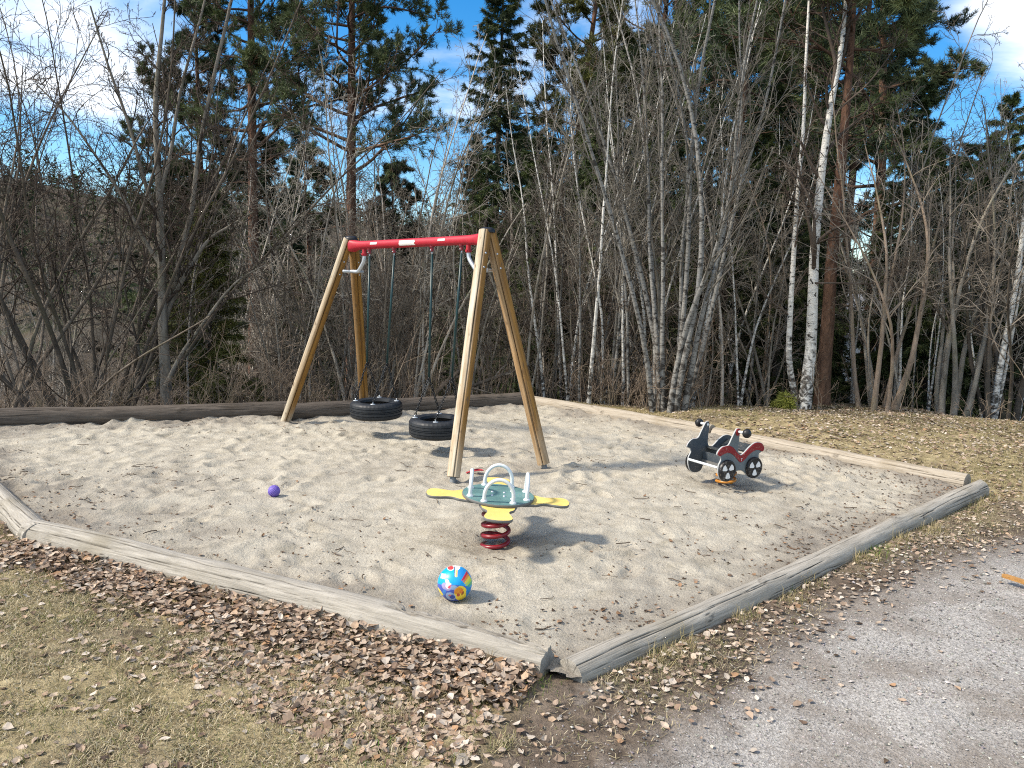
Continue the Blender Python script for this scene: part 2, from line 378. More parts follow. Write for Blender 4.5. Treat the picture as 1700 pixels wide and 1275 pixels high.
# sand surface with trodden hollows
def build_sand():
    lo = np.min(PIT, 0) - .05; hi = np.max(PIT, 0) + .05; st = 0.024
    xs = np.arange(lo[0], hi[0], st); ys = np.arange(lo[1], hi[1], st); X, Y = np.meshgrid(xs, ys)
    dp = sdist(X, Y, PIT)
    Z = 0.012 * fbm(X * .8, Y * .8, 31, 3) + 0.008 * fbm(X * 4.2, Y * 4.2, 40, 4)
    rg = np.random.default_rng(5)
    for _ in range(1700):                      # footprints and scuffed hollows
        px = rg.uniform(lo[0], hi[0]); py = rg.uniform(lo[1], hi[1]); a = rg.uniform(0, math.pi); la = rg.uniform(.06, .13); lb = la * rg.uniform(.45, .9); dep = rg.uniform(.004, .024) * (.38 + .5 * sstep(5.5, 7.5, py) + .35 * sstep(0, -2, px))
        i0, i1 = np.searchsorted(xs, [px - .36, px + .36]); j0, j1 = np.searchsorted(ys, [py - .36, py + .36])
        if i1 <= i0 or j1 <= j0: continue
        x = X[j0:j1, i0:i1] - px; y = Y[j0:j1, i0:i1] - py
        u = (x * math.cos(a) + y * math.sin(a)) / la; v = (-x * math.sin(a) + y * math.cos(a)) / lb; r2 = u * u + v * v
        Z[j0:j1, i0:i1] += -dep * np.exp(-r2) + dep * .55 * np.exp(-(np.sqrt(r2) - 1.6) ** 2 * 3)
    for _ in range(170):                       # single shoe prints
        px = rg.uniform(lo[0] + .4, hi[0] - .4); py = rg.uniform(lo[1] + .4, hi[1] - .4); a = rg.uniform(0, math.pi); dep = rg.uniform(.008, .022)
        i0, i1 = np.searchsorted(xs, [px - .34, px + .34]); j0, j1 = np.searchsorted(ys, [py - .34, py + .34]); x = X[j0:j1, i0:i1] - px; y = Y[j0:j1, i0:i1] - py
        u = (x * math.cos(a) + y * math.sin(a)) / .125; v = (-x * math.sin(a) + y * math.cos(a)) / .05; r = (u ** 4 + v ** 4 + 1e-9) ** .25; Z[j0:j1, i0:i1] += -dep * sstep(1.15, .7, r) + dep * .5 * np.exp(-(r - 1.4) ** 2 * 9)
    Z = Z - Z.mean()
    damp = np.zeros_like(Z)
    for (cx, cy, r, dz, dm) in DIPS:
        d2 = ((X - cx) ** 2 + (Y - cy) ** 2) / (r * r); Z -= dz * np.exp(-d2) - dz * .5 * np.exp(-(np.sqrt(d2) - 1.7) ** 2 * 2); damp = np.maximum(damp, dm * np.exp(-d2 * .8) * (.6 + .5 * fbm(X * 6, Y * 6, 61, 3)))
    Z += 0.03 * sstep(.5, 0, dp) * (1 + .8 * fbm(X * 3, Y * 3, 77, 3)) * (Y > 6)
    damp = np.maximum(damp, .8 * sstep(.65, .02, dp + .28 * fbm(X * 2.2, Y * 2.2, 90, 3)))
    Z += 0.006 * fbm(X * 14, Y * 14, 55, 2)
    nx, ny = len(xs), len(ys); i, j = np.meshgrid(np.arange(nx - 1), np.arange(ny - 1)); a = (j * nx + i).ravel()
    keep = (dp.ravel()[a] > -.06)
    Q = np.stack([a, a + 1, a + nx + 1, a + nx], -1)[keep]; u, inv = np.unique(Q, return_inverse=True)
    V = np.stack([X.ravel(), Y.ravel(), Z.ravel()], -1)
    obj('sand', mesh('sand', V[u], inv.reshape(-1, 4), fattr={'damp': np.clip(damp.ravel()[u], 0, .9)}), SAND, kind='structure')
    return xs, ys, Z
SEE = gnd(822, 896); BIK = gnd(1199, 803); BALL = gnd(757, 992); PUR = gnd(455, 825); FEET = [gnd(466, 699), gnd(607, 682), gnd(751, 800), gnd(905, 777)]
DIPS = [(SEE[0], SEE[1], .30, .035, .8), (BIK[0] + .1, BIK[1], .34, .03, .75), (FEET[3][0] - .15, FEET[3][1], .22, .02, .7), (FEET[2][0], FEET[2][1], .2, .02, .6), (-2.6, 5.6, .28, .03, .7), (-2.1, 5.25, .25, .02, .7),
        (FEET[0][0] + .3, FEET[0][1], .3, .02, .6), (.9, 4.45, .3, .0, .6), (1.6, 5.0, .3, 0., .55), (-1.2, 9.2, .4, .03, .2), (-1.9, 10.0, .35, .03, .3)]
_sx, _sy, _sz = build_sand()
def sand_z(x, y):
    i = int(np.clip(np.searchsorted(_sx, x), 0, len(_sx) - 1)); j = int(np.clip(np.searchsorted(_sy, y), 0, len(_sy) - 1)); return float(_sz[j, i])
def sand_zs(x, y):
    i = np.clip(np.searchsorted(_sx, x), 0, len(_sx) - 1); j = np.clip(np.searchsorted(_sy, y), 0, len(_sy) - 1); return _sz[j, i]
def surf(x, y):
    return np.where(sdist(x, y, PIT) > 0, sand_zs(x, y), height(x, y))

# ------------------------------------------------------------------ far hills with their woods
def build_hills():
    M = Mt('hill_slope', 1, 0.05); P = M.co('World'); n = M.noise(P, .05, 6, .7); k = M.noise(P, .3, 4, .7)
    HM = M.fin(M.mix(M.rng(n, .4, .65), M.ramp(k, [(.3, (.05, .042, .032)), (.7, (.13, .105, .08))]), (.03, .038, .02)))
    az = np.radians(np.linspace(-52, 52, 160)); rr = np.linspace(120, 700, 60)
    A, Rr = np.meshgrid(az, rr); d = np.degrees(A)
    el = np.interp(d, [-52, -36, -30, -20, -10, -4, 6, 20, 40, 52], [5.2, 5.1, 5.0, 4.6, 4.2, 3.6, 2.6, 2.0, 1.6, 1.5])
    el = el + .25 * noise2(d * .12, d * 0 + 3, 8) + .1 * noise2(d * .5, d * 0, 12)
    top = np.tan(np.radians(el)) * 430 + HC
    Z = -8.5 + (top + 8.5) * sstep(140, 430, Rr) + 3 * fbm(A * 12, Rr * .012, 15, 3)
    V = np.stack([np.sin(A) * Rr, np.cos(A) * Rr, Z], -1).reshape(-1, 3); nx, ny = len(az), len(rr)
    i, j = np.meshgrid(np.arange(nx - 1), np.arange(ny - 1)); a = (j * nx + i).ravel()
    obj('hills', mesh('hills', V, np.stack([a, a + 1, a + nx + 1, a + nx], -1)), HM, kind='structure')
    # the wood on the slope: one mass of small crowns
    rg = np.random.default_rng(3); n = 5200; ai = rg.integers(0, nx, n); ri = rg.integers(3, 38, n)
    base = V.reshape(ny, nx, 3)[ri, ai] + rg.uniform(-4, 4, (n, 3)) * [1, 1, 0]
    kind = rg.random(n) < .2; hh = np.where(kind, rg.uniform(8, 15, n), rg.uniform(6, 11, n)); K = 46
    t = rg.random((n, K)); ang = rg.uniform(0, 2 * math.pi, (n, K))
    rad = np.where(kind[:, None], (1 - t) * 2.2 + .2, np.sin(t * 2.6 + .35) * 2.6) * np.sqrt(rg.random((n, K)))
    ctr = base[:, None] + np.stack([rad * np.cos(ang), rad * np.sin(ang), hh[:, None] * (.12 + .88 * t)], -1)
    sz = np.where(kind[:, None], .75, .32) * rg.uniform(.5, 1.3, (n, K))
    tri = ctr[:, :, None] + rg.normal(0, 1, (n, K, 3, 3)) * sz[..., None, None] * np.where(kind[:, None, None, None], np.array([1, 1, .6]), np.array([.5, .5, 1.7]))
    col = np.where(kind[:, None], np.array([.035, .045, .022]), np.array([.15, .12, .095])) * rg.uniform(.6, 1.4, (n, 1))
    M = Mt('far_wood', 1, 0.05); FM = M.fin(M.attr('col', 'Color'))
    obj('far_woodland', mesh('far_woodland', tri.reshape(-1, 3), np.arange(n * K * 3).reshape(-1, 3), np.repeat(col, K * 3, 0), False), FM, kind='stuff', label='brown and dark green woodland covering the far hillside', cat='woodland')
build_hills()

# ------------------------------------------------------------------ prop materials
def m_plain(name, col, rough=.5, spec=.4, metal=0, var=.0, bump=0, sc=40):
    M = Mt(name, rough, spec); P = M.co('Object'); n = M.noise(P, sc, 5, .6)
    c = M.mix(n, tuple(x * (1 - var) for x in col), tuple(min(1, x * (1 + var)) for x in col)) if var else col
    return M.fin(c, M.bump(n, bump, .004) if bump else None, None, metal)
def m_log(name, lo, hi, crack=(.05, .04, .03)):
    M = Mt(name, .9, .15); P = M.co('Object')
    g = M.noise(M.map(P, (1.2, 16, 16)), 3.0, 7, .65, .6); f = M.noise(M.map(P, (2, 70, 70)), 3, 4, .7); b = M.noise(P, 2.2, 5, .6); sp = M.noise(P, 24, 5, .7)
    c = M.ramp(g, [(.28, lo), (.68, hi)]); c = M.mix(M.math('MULTIPLY', M.rng(f, .52, .75), .6), c, tuple(x * .5 for x in lo))
    c = M.mix(M.math('MULTIPLY', M.rng(b, .5, .72), .5), c, tuple(x * y for x, y in zip(lo, (.95, .9, .75))))
    c = M.mix(M.math('MULTIPLY', M.rng(sp, .6, .75), .4), c, (.11, .10, .085))
    c = M.mix(M.attr('crack'), c, crack)
    n = M.bump(f, .5, .008); n = M.bump(g, .5, .012, n)
    return M.fin(c, n)
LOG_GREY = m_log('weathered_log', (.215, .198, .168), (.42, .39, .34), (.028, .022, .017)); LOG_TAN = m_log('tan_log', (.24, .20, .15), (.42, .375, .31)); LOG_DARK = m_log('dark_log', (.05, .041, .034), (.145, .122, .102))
def m_post():
    M = Mt('stained_post', .62, .3); P = M.co('Object')
    g = M.noise(M.map(P, (14, 14, .8)), 3, 6, .6, .4); b = M.noise(M.map(P, (3, 3, .9)), 2.2, 5, .6); f = M.noise(M.map(P, (60, 60, 2.5)), 3, 3, .7); k = M.noise(M.map(P, (7, 7, 3.2)), 2.5, 2, .5)
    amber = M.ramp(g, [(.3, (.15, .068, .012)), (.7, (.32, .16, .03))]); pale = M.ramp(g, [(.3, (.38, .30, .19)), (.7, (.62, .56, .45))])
    w = M.math('MULTIPLY', M.attr('bleach_and_lit'), M.rng(b, .30, .50, .55, 1)); c = M.mix(w, amber, pale)
    c = M.mix(M.math('MULTIPLY', M.rng(f, .55, .75), .45), c, (.2, .12, .05)); c = M.mix(M.math('MULTIPLY', M.rng(k, .62, .74), .8), c, (.11, .065, .03))
    c = M.mix(M.attr('crack'), c, (.03, .018, .008))
    return M.fin(c, M.bump(f, .35, .004))
POST = m_post()
RED = m_plain('red_paint', (.40, .016, .030), .5, .4, var=.22, sc=9); DRED = m_plain('dark_red_enamel', (.20, .010, .018), .35, .5, var=.15, sc=12)
GALV = m_plain('galvanised_steel', (.52, .56, .60), .42, .5, .55, .12, .1, 60); BLACKP = m_plain('black_plastic', (.012, .012, .014), .45, .4)
def m_rubber():
    M = Mt('tyre_rubber', .55, .35); P = M.co('Object'); n = M.noise(P, 9, 5, .6)
    return M.fin(M.ramp(n, [(.3, (.007, .009, .013)), (.72, (.026, .029, .033))]), M.bump(M.noise(P, 60, 3), .15, .003), M.ramp(n, [(.3, .42), (.7, .7)]))
RUBBER = m_rubber()
HOSE = m_plain('green_hose', (.007, .034, .037), .4, .45, var=.2); CHAIN = m_plain('dark_chain', (.022, .024, .027), .4, .5, .6, .4, 0, 90)
def m_panel(name, col, wear=.12, rough=.5):
    M = Mt(name, rough, .35); P = M.co('Object'); a = M.noise(P, 7, 6, .65); s = M.noise(M.map(P, (40, 8, 8)), 4, 4, .7); d = M.noise(P, 60, 4, .7)
    c = M.mix(M.rng(a, .35, .7), tuple(x * (1 - wear) for x in col), tuple(min(.95, x * (1 + wear)) for x in col))
    c = M.mix(M.math('MULTIPLY', M.rng(s, .62, .74), .35), c, tuple(min(1, x * 1.4 + .06) for x in col)); c = M.mix(M.math('MULTIPLY', M.rng(M.math('ADD', d, M.math('MULTIPLY', a, .5)), .80, .98), .5), c, (.30, .26, .21))
    return M.fin(c, M.bump(d, .08, .002))
YELLOW = m_panel('yellow_panel', (.74, .55, .16)); GREYEDGE = m_plain('grey_core_edge', (.13, .13, .125), .6, .3, var=.2); GREEN = m_panel('green_panel', (.11, .22, .215), .2); PALE_STEEL = m_plain('pale_painted_steel', (.62, .66, .68), .35, .5, var=.06)
GREY = m_panel('grey_panel', (.115, .14, .155), .1); GREY_SHADE = m_panel('grey_panel_shade', (.055, .068, .082), .12); PALE_EDGE = m_plain('pale_core_edge', (.36, .37, .37), .55, .3, var=.1); REDP = m_panel('red_panel', (.215, .006, .011), .1)  # the darker grey has shade painted in, for the far panel and inner boards
BLACKW = m_panel('black_panel', (.010, .010, .012), .1, .4); WHITEP = m_panel('white_panel', (.74, .74, .73), .06); ORANGE = m_plain('orange_enamel', (.55, .22, .03), .4, .5, var=.2, sc=14); SEATM = m_panel('seat_panel_dark', (.03, .036, .04), .2)
STICK = m_panel('paper_sticker', (.66, .63, .60), .15, .6)

DULL = m_plain('dull_steel', (.20, .21, .215), .6, .3, .3, .3, .1, 40)
# ------------------------------------------------------------------ edging logs
def make_log(key, r0, r1, m, label, seed, rot=False, sink=0.0, zoff=0.0):
    A, B = (np.array(p, float) for p in LOGS[key]); rg = np.random.default_rng(seed)
    A[2] = zoff - sink; B[2] = zoff; L = np.linalg.norm(B - A); nl = int(L / .02); k = 128
    t = np.linspace(0, 1, nl); th = np.linspace(0, 2 * math.pi, k, endpoint=False)
    T, TH = np.meshgrid(t, th, indexing='ij'); X = T * L
    R = r0 + (r1 - r0) * T; R = R * (1 + .035 * noise2(X * .9, TH * 0 + seed, 2)) + .006 * noise2(X * 1.4, np.cos(TH) * 1.2 + 3, seed) + .004 * noise2(X * 3, np.sin(TH) * 2 + 5, seed + 1)
    crk = np.zeros_like(R)
    for _ in range(int(13 * L)):                # drying cracks along the grain
        c0 = rg.uniform(0, L); ln = rg.uniform(.2, 1.8); a0 = rg.uniform(0, 2 * math.pi); wob = rg.uniform(2, 5); ph = rg.uniform(0, 99)
        ac = a0 + .10 * noise2(X * wob, X * 0 + ph, 6) + .25 * (X - c0) * rg.uniform(-.4, .4)
        da = np.abs((TH - ac + math.pi) % (2 * math.pi) - math.pi) * r0; along = sstep(1, .6, np.abs(X - c0) / (ln / 2)); w = rg.uniform(.0013, .003)
        crk = np.maximum(crk, along * np.exp(-(da / w) ** 2) * rg.uniform(.6, 1))
    for _ in range(int(1.6 * L)):              # knots
        c0 = rg.uniform(.1, L - .1); a0 = rg.uniform(0, 2 * math.pi); da = ((TH - a0 + math.pi) % (2 * math.pi) - math.pi) * r0
        d = np.hypot((X - c0) * .7, da); R += .008 * np.exp(-(d / .035) ** 2); crk = np.maximum(crk, .75 * np.exp(-((d - .018) / .004) ** 2)); crk = np.maximum(crk, .6 * np.exp(-(d / .008) ** 2))
    rotm = np.zeros_like(R)
    if rot:                                    # broken-out, rotten end
        up = np.abs((TH - 1.25 + math.pi) % (2 * math.pi) - math.pi)
        s0 = L - .88; rotm = sstep(s0, s0 + .05, X + .03 * noise2(X * 0 + 1, TH * 9, 4)) * sstep(.75, .45, up + .15 * noise2(X * 14, TH * 5, 5)) * sstep(L, L - .25, X)
        R -= rotm * (.030 + .018 * fbm(X * 9, TH * 6, 8, 3)); R -= sstep(L - .34, L, X) * .035 * sstep(1.5, .8, up) * (1 + .5 * fbm(X * 12, TH * 6, 2, 3))
        crk = np.maximum(crk, rotm * (.25 + .55 * np.clip(fbm(X * 10, TH * 7, 3, 3), 0, 1)))
    R = R - crk * .008
    bend = .012 * noise2(t * 3, t * 0 + seed, 44)
    V = np.stack([X, R * np.cos(TH) + bend[:, None], R * np.sin(TH)], -1).reshape(-1, 3)
    i = np.arange(nl - 1)[:, None] * k; j = np.arange(k)[None]; j2 = (j + 1) % k
    q = np.stack(np.broadcast_arrays(i + j, i + k + j, i + k + j2, i + j2), -1).reshape(-1, 4)[:, ::-1]
    n0 = len(V); V = np.concatenate([V, [[-.01, 0, 0], [L + .01, bend[-1], 0]]]); jj = np.arange(k); jn = (jj + 1) % k
    t0 = np.stack([np.full(k, n0), jn, jj], -1); t1 = np.stack([np.full(k, n0 + 1), (nl - 1) * k + jj, (nl - 1) * k + jn], -1)
    cr = np.concatenate([crk.ravel(), [.5, .5]])
    o = obj('edging_log', mesh('edging_log', V, [q, t0, t1], fattr={'crack': np.clip(cr, 0, 1)}), m, label=label, cat='log', group='logs edging the sand pit')
    d = (B - A) / L; o.location = A; o.rotation_euler = (0, -math.asin(d[2]), math.atan2(d[1], d[0])); auto(o, 60); return o
make_log('front', .102, .096, LOG_GREY, 'front log beside the heaped leaves, its near end split and rotten', 1, True, zoff=.022)
make_log('left', .100, .094, LOG_GREY, 'short visible log at the left edge, angled back from the front log', 2, zoff=.021)
make_log('right', .080, .084, LOG_GREY, 'smooth silver grey log between the sand and the gravel path', 3, zoff=.0, sink=.03)
make_log('far_a', .095, .09, LOG_TAN, 'pale tan log behind the spring motorbike, in front of the mossy mound', 4, zoff=.02)
make_log('far_b', .10, .095, LOG_TAN, 'tan log with a torn strip in front of the slender birches', 5, zoff=.03)
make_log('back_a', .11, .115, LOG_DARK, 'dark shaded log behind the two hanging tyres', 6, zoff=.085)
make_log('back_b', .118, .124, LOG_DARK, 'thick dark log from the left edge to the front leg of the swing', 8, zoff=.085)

# ------------------------------------------------------------------ tyre swing frame
def build_swing():
    SW = empty('swing_frame', (0, 0, 0), 'wooden A-frame swing stand with a red crossbeam in the sand pit', 'swing')
    TL = at(583, 408, 9.185); TR = at(809, 397, 7.587); d = nz(TR - TL); L = np.linalg.norm(TR - TL); nrm = nz(np.array([-d[1], d[0], 0])); up = np.cross(d, nrm) * 1.0
    if up[2] < 0: up = -up
    def leg(foot, top, twist, bl, shoe):
        a = np.array(foot) - [0, 0, .02 if shoe else .18]; a = a + (np.array(top) - a) * (.026 if shoe else 0); b = np.array(top); ax = nz(b - a); Lg = np.linalg.norm(b - a); r = .061
        ref = nz(np.cross(ax, [0, 0, 1.0])); sec = np.cross(ax, ref); n = 60; k = 56; t = np.linspace(0, 1, n); th = np.linspace(0, 2 * math.pi, k, endpoint=False); T, TH = np.meshgrid(t, th, indexing='ij')
        cu = np.cos(TH)[..., None] * ref + np.sin(TH)[..., None] * sec
        tocam = nz(np.array([0, 0, HC]) - (a + b) / 2); tocam = nz(tocam - ax * (tocam @ ax)); a0 = math.atan2(tocam @ sec, tocam @ ref) + twist
        da = np.abs((TH - a0 + .02 * noise2(T * 6, T * 0 + twist * 9, 3) + math.pi) % (2 * math.pi) - math.pi) * r; crk = np.exp(-(da / .0042) ** 2)
        R = r * (1 + .01 * noise2(T * 5, np.cos(TH) * 2, 7)) - .014 * crk
        ble_lit = np.clip((cu @ np.array([-.85, -.35, .45])) * 1.5 + .0, 0, 1) * bl * (1 + .35 * noise2(T * 7, np.cos(TH) * 2 + twist, 9))  # sun-facing side painted paler: lit side mixed in with the weathering
        ble_lit = np.maximum(ble_lit, .8 * sstep(.28, .02, T + .12 * noise2(T * 4, np.cos(TH) * 2 + twist, 19)) * max(bl, .55))
        rg = np.random.default_rng(int(abs(a[0] * 1000)))
        for _ in range(14):
            c0, ac, ln = rg.uniform(0, 1), rg.uniform(0, 6.28), rg.uniform(.04, .16)
            dd = np.abs((TH - ac + math.pi) % (2 * math.pi) - math.pi) * r; crk = np.maximum(crk, .8 * np.exp(-(dd / .002) ** 2) * sstep(1, .5, np.abs(T - c0) / ln))
        # local frame with z along the post so that the grain follows it
        V = np.stack([R * np.cos(TH), R * np.sin(TH), T * Lg], -1).reshape(-1, 3); i = np.arange(n - 1)[:, None] * k; j = np.arange(k)[None]; j2 = (j + 1) % k
        q = np.stack(np.broadcast_arrays(i + j, i + j2, i + k + j2, i + k + j), -1).reshape(-1, 4)
        V = np.concatenate([V, [[0, 0, -.002], [0, 0, Lg + .002]]]); jj = np.arange(k); jn = (jj + 1) % k; c = n * k
        o = obj('leg', mesh('leg', V, [q, np.stack([np.full(k, c), jn, jj], -1), np.stack([np.full(k, c + 1), (n - 1) * k + jj, (n - 1) * k + jn], -1)], fattr={'crack': np.r_[crk.ravel(), 1, 0], 'bleach_and_lit': np.r_[np.clip(ble_lit.ravel(), 0, 1), .3, .3]}), POST, SW)
        o.matrix_world = Matrix(((ref[0], sec[0], ax[0], a[0]), (ref[1], sec[1], ax[1], a[1]), (ref[2], sec[2], ax[2], a[2]), (0, 0, 0, 1))); auto(o, 50)
        if shoe:
            mb = MB(); mb.add(*tube([a - ax * .16, a + ax * .012], .028, 16)); mb.add(*tube([a + ax * .0, a + ax * .02], .052, 20)); s = auto(mb.build('ground_anchor', DULL, o)); s.matrix_parent_inverse = o.matrix_world.inverted()
        mb = MB()
        for f in (.84, .9):                      # bolt heads on the near face
            p = a + ax * Lg * f + (math.cos(a0 + .5) * ref + math.sin(a0 + .5) * sec) * (r - .002); dn = (math.cos(a0 + .5) * ref + math.sin(a0 + .5) * sec); mb = MB(); mb.add(*tube([p, p + dn * .006], .009, 10)); s = mb.build('bolt', GALV, o); s.matrix_parent_inverse = o.matrix_world.inverted()
        
        return o
    capd = .032
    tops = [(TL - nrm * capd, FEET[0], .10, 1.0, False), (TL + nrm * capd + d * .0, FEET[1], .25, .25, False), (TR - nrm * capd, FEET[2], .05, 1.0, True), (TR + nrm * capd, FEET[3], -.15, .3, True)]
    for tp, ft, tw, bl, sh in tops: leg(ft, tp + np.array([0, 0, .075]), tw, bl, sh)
    for C in (TL, TR):                            # black caps over the post tops
        V, q = lathe([(0, .046), (.042, .044), (.068, .032), (.078, .012), (.077, -.006), (.066, -.008), (0, -.008)], 28)
        V = V * [1.0, 1.0, 1.0]; o = obj('end_cap', mesh('end_cap', V + C + [0, 0, .068], q), BLACKP, SW); auto(o, 50)
    # crossbeam, flaring to the ends
    s = np.linspace(0, 1, 61); fl = np.exp(-s * L / .09) + np.exp(-(1 - s) * L / .09); rb = .047 + .026 * fl
    a0, a1 = TL + d * .035, TR - d * .035; k = 32; th = np.linspace(0, 2 * math.pi, k, endpoint=False); P = a0 + (a1 - a0) * s[:, None]
    sq = 1 / (np.abs(np.cos(th)) ** 5 + np.abs(np.sin(th)) ** 5) ** .2; bl = np.clip(fl, 0, 1)[:, None]; rr = rb[:, None] * (1 + (sq[None] - 1) * bl * .8)
    V = P[:, None] + rr[..., None] * (np.cos(th)[None, :, None] * nrm + np.sin(th)[None, :, None] * up); V = V.reshape(-1, 3)
    i = np.arange(60)[:, None] * k; j = np.arange(k)[None]; j2 = (j + 1) % k; q = np.stack(np.broadcast_arrays(i + j, i + j2, i + k + j2, i + k + j), -1).reshape(-1, 4)
    V = np.concatenate([V, [a0, a1]]); jj = np.arange(k); jn = (jj + 1) % k
    beam = obj('crossbeam', mesh('crossbeam', V, [q, np.stack([np.full(k, 61 * k), jn, jj], -1), np.stack([np.full(k, 61 * k + 1), 60 * k + jj, 60 * k + jn], -1)]), RED, SW); auto(beam, 50)
    def bp(px, off=0):                            # point of the beam axis seen at pixel column px
        lo, hi = 0.0, 1.0
        for _ in range(40):
            m_ = (lo + hi) / 2; p = TL + (TR - TL) * m_ - [0, 0, HC]; x = CX + F_PX * (p @ RGT) / (p @ FWD)
            if x < px: lo = m_
            else: hi = m_
        return TL + (TR - TL) * lo
    def sticker(px0, px1, a_lo, a_hi, seed):
        A, B = bp(px0), bp(px1); n, m_ = 14, 10; rg = np.random.default_rng(seed); tt = np.linspace(0, 1, n); aa = np.linspace(a_lo, a_hi, m_); Tt, Aa = np.meshgrid(tt, aa, indexing='ij')
        edge = .02 * noise2(Aa * 5, Tt * 0 + seed, 3)
        Tt = Tt + np.where(Tt < .1, edge, 0) + np.where(Tt > .9, edge * 1.6, 0)
        V = A + (B - A) * Tt[..., None] + .0492 * (-np.cos(Aa)[..., None] * nrm + np.sin(Aa)[..., None] * up); i = np.arange(n - 1)[:, None] * m_; j = np.arange(m_ - 1)[None]
        obj('sticker', mesh('sticker', V.reshape(-1, 3), np.stack([i + j, i + j + 1, i + m_ + j + 1, i + m_ + j], -1).reshape(-1, 4)[:, ::-1]), STICK, beam)
    sticker(668, 694, -.62, .55, 1); sticker(620, 631, -.05, .5, 2); sticker(732, 744, -.0, .5, 3)
    # galvanised braces with red lugs
    for px, C, sg in ((605, TL, 1), (778, TR, -1)):
        p0 = bp(px) - up * .05; e = C + d * sg * .03 - np.array([0, 0, .30])
        pts = spline([p0 - up * .055, p0 - up * .13 - d * sg * .012, p0 - up * .205 - d * sg * .075, (p0 - up * .25) * .45 + e * .55, e + d * sg * .02, e - d * sg * .05], 30)
        mb = MB(); mb.add(*tube(pts, .021, 14)); br = mb.build('brace', GALV, SW)
        w = .14; mb = MB(); mb.add(*tube([e - d * sg * .03 - nrm * (w - .03), e - d * sg * .03 + nrm * (w + .03)], .016, 12)); mb.build('cross_tie', GALV, br)
        mb = MB(); V, qs = tube([p0 + up * .03, p0 - up * .075], .024, 16); mb.add(V, qs); V, qs = tube([p0 - up * .055 - nrm * .034, p0 - up * .055 + nrm * .034], .012, 10); mb.add(V, qs); auto(mb.build('brace_lug', RED, br), 40)
    hang = []
    for px in (613.5, 654.5, 717.5, 766.5):
        p0 = bp(px) - up * .047; mb = MB()
        V, qs = tube([p0 + up * .014, p0 - up * .052], .020, 14); mb.add(V, qs); V, qs = tube([p0 + up * .008, p0 - up * .010], .028, 14); mb.add(V, qs)
        h = auto(mb.build('hanger', DRED, SW), 40); mb = MB(); mb.add(*tube([p0 - up * .048, p0 - up * .085], .007, 8)); mb.add(*tube([p0 - up * .04 - nrm * .024, p0 - up * .04 + nrm * .024], .006, 8)); mb.build('shackle', GALV, h)
        hang.append(p0 - up * .082)
    return SW, hang, d, nrm
SWING, HANG, BEAM_D, BEAM_N = build_swing()
def chain(mb, a, b, ln=.036, r=.0052):            # links as alternating flat rings
    a = np.array(a); b = np.array(b); n = max(2, int(np.linalg.norm(b - a) / (ln * .74))); ax = nz(b - a); u = nz(np.cross(ax, [.3, .5, .8])); v = np.cross(ax, u)
    for i in range(n):
        c = a + (b - a) * (i + .5) / n; w = u if i % 2 else v; th = np.linspace(0, 2 * math.pi, 9)
        mb.add(*tubes((c + np.cos(th)[:, None] * ax * ln * .5 + np.sin(th)[:, None] * w * ln * .3)[None], np.full((1, 9), r), 5))
def tyre_swing(ha, hb, top_px, fork_px, attach_ang, label, rz):
    mid = (ha + hb) / 2; rt = .30; w = .195
    p = at(*top_px, mid[1]); ctr = np.array([mid[0], mid[1], 0]) * .35 + np.array([p[0], mid[1], 0]) * .65; ctr[2] = p[2]      # middle of the upper side wall ring
    T = empty('tyre_swing', tuple(ctr - [0, 0, w]), label, 'tyre swing', 'tyres hanging from the swing')
    half = w / 2; pr = []
    out = [(.175, .060), (.182, .088), (.205, .098), (.245, .0975), (.272, .090), (.287, .078), (.294, .066)]
    for r, z in out: pr.append((r, z))
    for z0, z1 in ((.066, .044), (.036, .012), (.004, -.004), (-.012, -.036), (-.044, -.066)):
        pr += [(.2965 + .0035 * (1 - (z0 / .07) ** 2), z0), (.2965 + .0035 * (1 - (z1 / .07) ** 2), z1)]
        if z1 > -.06: pr += [(.290, z1 - .001), (.290, z1 - .007)]
    pr += [(r, -z) for r, z in out[::-1]] + [(.19, -.052), (.235, -.075), (.272, -.06), (.283, 0), (.272, .06), (.235, .075), (.19, .052)]
    pr = [(r * rt / .3, z + half) for r, z in pr]; K = 120; V, q = lathe(pr, K, True)
    V = V.reshape(len(pr), K, 3); notch = (np.arange(K) % 3 == 0)
    for i, (r, z) in enumerate(pr):
        if r > .283 and abs(z - half) > .05: V[i, notch, :2] *= .982
    o = auto(obj('tyre', mesh('tyre', V.reshape(-1, 3), q), RUBBER, T), 35); T.rotation_euler = (.03, -.02, rz)
    bpy.context.view_layer.update(); Mw = T.matrix_world
    inv = Mw.inverted()
    def loc(p): return np.array(inv @ Vector(p))
    tops = [np.array(Mw @ Vector((.235 * math.cos(a), .235 * math.sin(a), w + .0015))) for a in attach_ang]
    for i, (h, fp) in enumerate(((ha, fork_px[0]), (hb, fork_px[1]))):
        pr_ = at(*fp, h[1]); f = np.array([pr_[0], h[1] * .5 + mid[1] * .5, pr_[2]])
        mb = MB(); mb.add(*tube([loc(h), loc(h + (f - h) * .5 + [0, 0, -.004]), loc(f)], .0125, 10)); mb.build('hose', HOSE, T)
        for k in (0, 1):
            tp = tops[i * 2 + k]; mb = MB(); chain(mb, loc(f), loc(tp + [0, 0, .02])); ch = mb.build('chain', CHAIN, T)
            mb = MB(); ll = loc(tp); V, qs = lathe([(0, .003), (.024, .003), (.026, 0), (.026, -.002)], 16); mb.add(V * [1.1, .75, 1] + ll, qs); mb.add(*tube([ll, ll + [0, 0, .026]], .0065, 8)); mb.build('clamp_plate', GALV, ch)
    return T
def ang_for(T): pass
_w = math.atan2(BEAM_D[1], BEAM_D[0])
